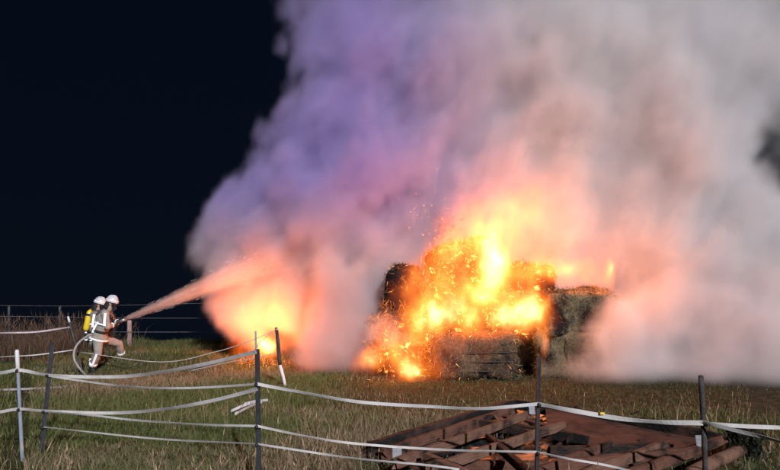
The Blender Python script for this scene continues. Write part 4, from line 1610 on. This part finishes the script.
fire = volume_from_field('fire', (-1.6, 11.3, 0.05), (6.4, 15.0, 5.6), 0.045, flame_field(FLAMES), flame_material('flames', 0.60))
tag(fire, 'roaring orange and yellow flames on the hay bale stack', 'fire', kind='stuff')
small_fire = volume_from_field('ground_fire', (-5.6, 14.2, 0.05), (-1.2, 16.6, 2.6), 0.05, flame_field(SMALL_FLAMES), flame_material('flames_low', 0.85))
tag(small_fire, 'low yellow fire on the ground behind the leaning fence post', 'fire', kind='stuff')


def glow(parent, px, py, d, watts, radius=0.35, col=(1.0, 0.235, 0.055)):
    l = bpy.data.lights.new('flame_light', 'POINT')
    l.energy = watts
    l.color = col
    l.shadow_soft_size = radius
    o = bpy.data.objects.new('flame_light', l)
    COL.objects.link(o)
    o.location = W(px, py, d)
    o.parent = parent
    return o


glow(fire, 490, 245, 12.7, 330, .5)
glow(fire, 530, 205, 13.0, 200, .5)
glow(fire, 392, 352, 11.9, 90, .4)
glow(fire, 430, 262, 12.6, 120, .4)
glow(fire, 605, 262, 12.9, 120, .4)
glow(small_fire, 262, 326, 14.8, 430, .3, (1.0, .20, .03))


# ------------------------------------------------------------------ water jet
def water_material():
    m = bpy.data.materials.new('water_spray')
    m.use_nodes = True
    nt = m.node_tree
    nt.nodes.remove(nt.nodes['Principled BSDF'])
    pv = nt.nodes.new('ShaderNodeVolumePrincipled')
    pv.inputs['Color'].default_value = (.97, .95, .95, 1)
    pv.inputs['Density'].default_value = 1.0
    pv.inputs['Anisotropy'].default_value = .15
    nt.links.new(pv.outputs[0], nt.nodes['Material Output'].inputs['Volume'])
    return m


JET_A, JET_B = W(123.5, 320, CREW.y + .10), W(320, 238, 15.2)
JET_L = (JET_B - JET_A).length


def jet_field(p):
    x, y, z = X.sep(p)
    z2 = z + x * x * 0.002                       # the jet droops a little
    rad = x * 0.105 + 0.035
    rr = X.m('SQRT', y * y + z2 * z2) / rad
    inv = X.m('DIVIDE', 1.0, x + 0.5)
    s = X.comb(x * 0.35, y * inv * 34.0, z2 * inv * 34.0)
    n = X.noise(s, 1.6, 4, .6)
    n2 = X.noise(X.v('MULTIPLY', p, (1.0, 2.5, 2.5)), 1.3, 4, .6)
    prof = X.mapr(rr + (n - .5) * .7, .55, 1.1, 1.0, 0.0, smooth=True)
    fade = X.mapr(x, JET_L * .42, JET_L * .9, 1.0, 0.0, smooth=True) * X.mapr(x, 0.0, 0.05, 0.0, 1.0)
    dens = X.m('DIVIDE', 5.2, x + 0.35)
    return prof * fade * dens * X.mapr(n, .34, .66, .15, 1.9) * X.mapr(n2, .3, .7, .7, 1.25)


jet = volume_from_field('water_jet', (0.0, -.9, -1.0), (JET_L, .9, .85), 0.04, jet_field, water_material())
jet.location = JET_A
jet.rotation_euler = (JET_B - JET_A).to_track_quat('X', 'Z').to_euler()
tag(jet, 'water jet fanning from the nozzle into the smoke', 'water', kind='stuff')

# fine streaks of spray breaking away from the jet
n = 450
tt = RNG.random(n) ** .7 * JET_L * .8
rr_ = (tt * .105 + .035) * (.75 + .45 * RNG.random(n))
aa = RNG.random(n) * 2 * np.pi
P = np.stack([tt, np.cos(aa) * rr_, np.sin(aa) * rr_ - tt * tt * .002], 1)
D = P / (np.linalg.norm(P, axis=1, keepdims=True) + 1e-6)
S = np.cross(D, RNG.normal(0, 1, (n, 3)))
S /= np.linalg.norm(S, axis=1, keepdims=True)
Lw = (.03 + .10 * RNG.random((n, 1)))
V = np.stack([P - S * .0028, P + S * .0028, P + D * Lw], 1).reshape(-1, 3)
spray = obj('spray_drops', mesh_np('spray_drops', V, np.arange(n * 3).reshape(-1, 3)), jet, simple_mat('spray_drop', (.62, .6, .6), .3, vary=.1))
spray['kind'] = 'stuff'
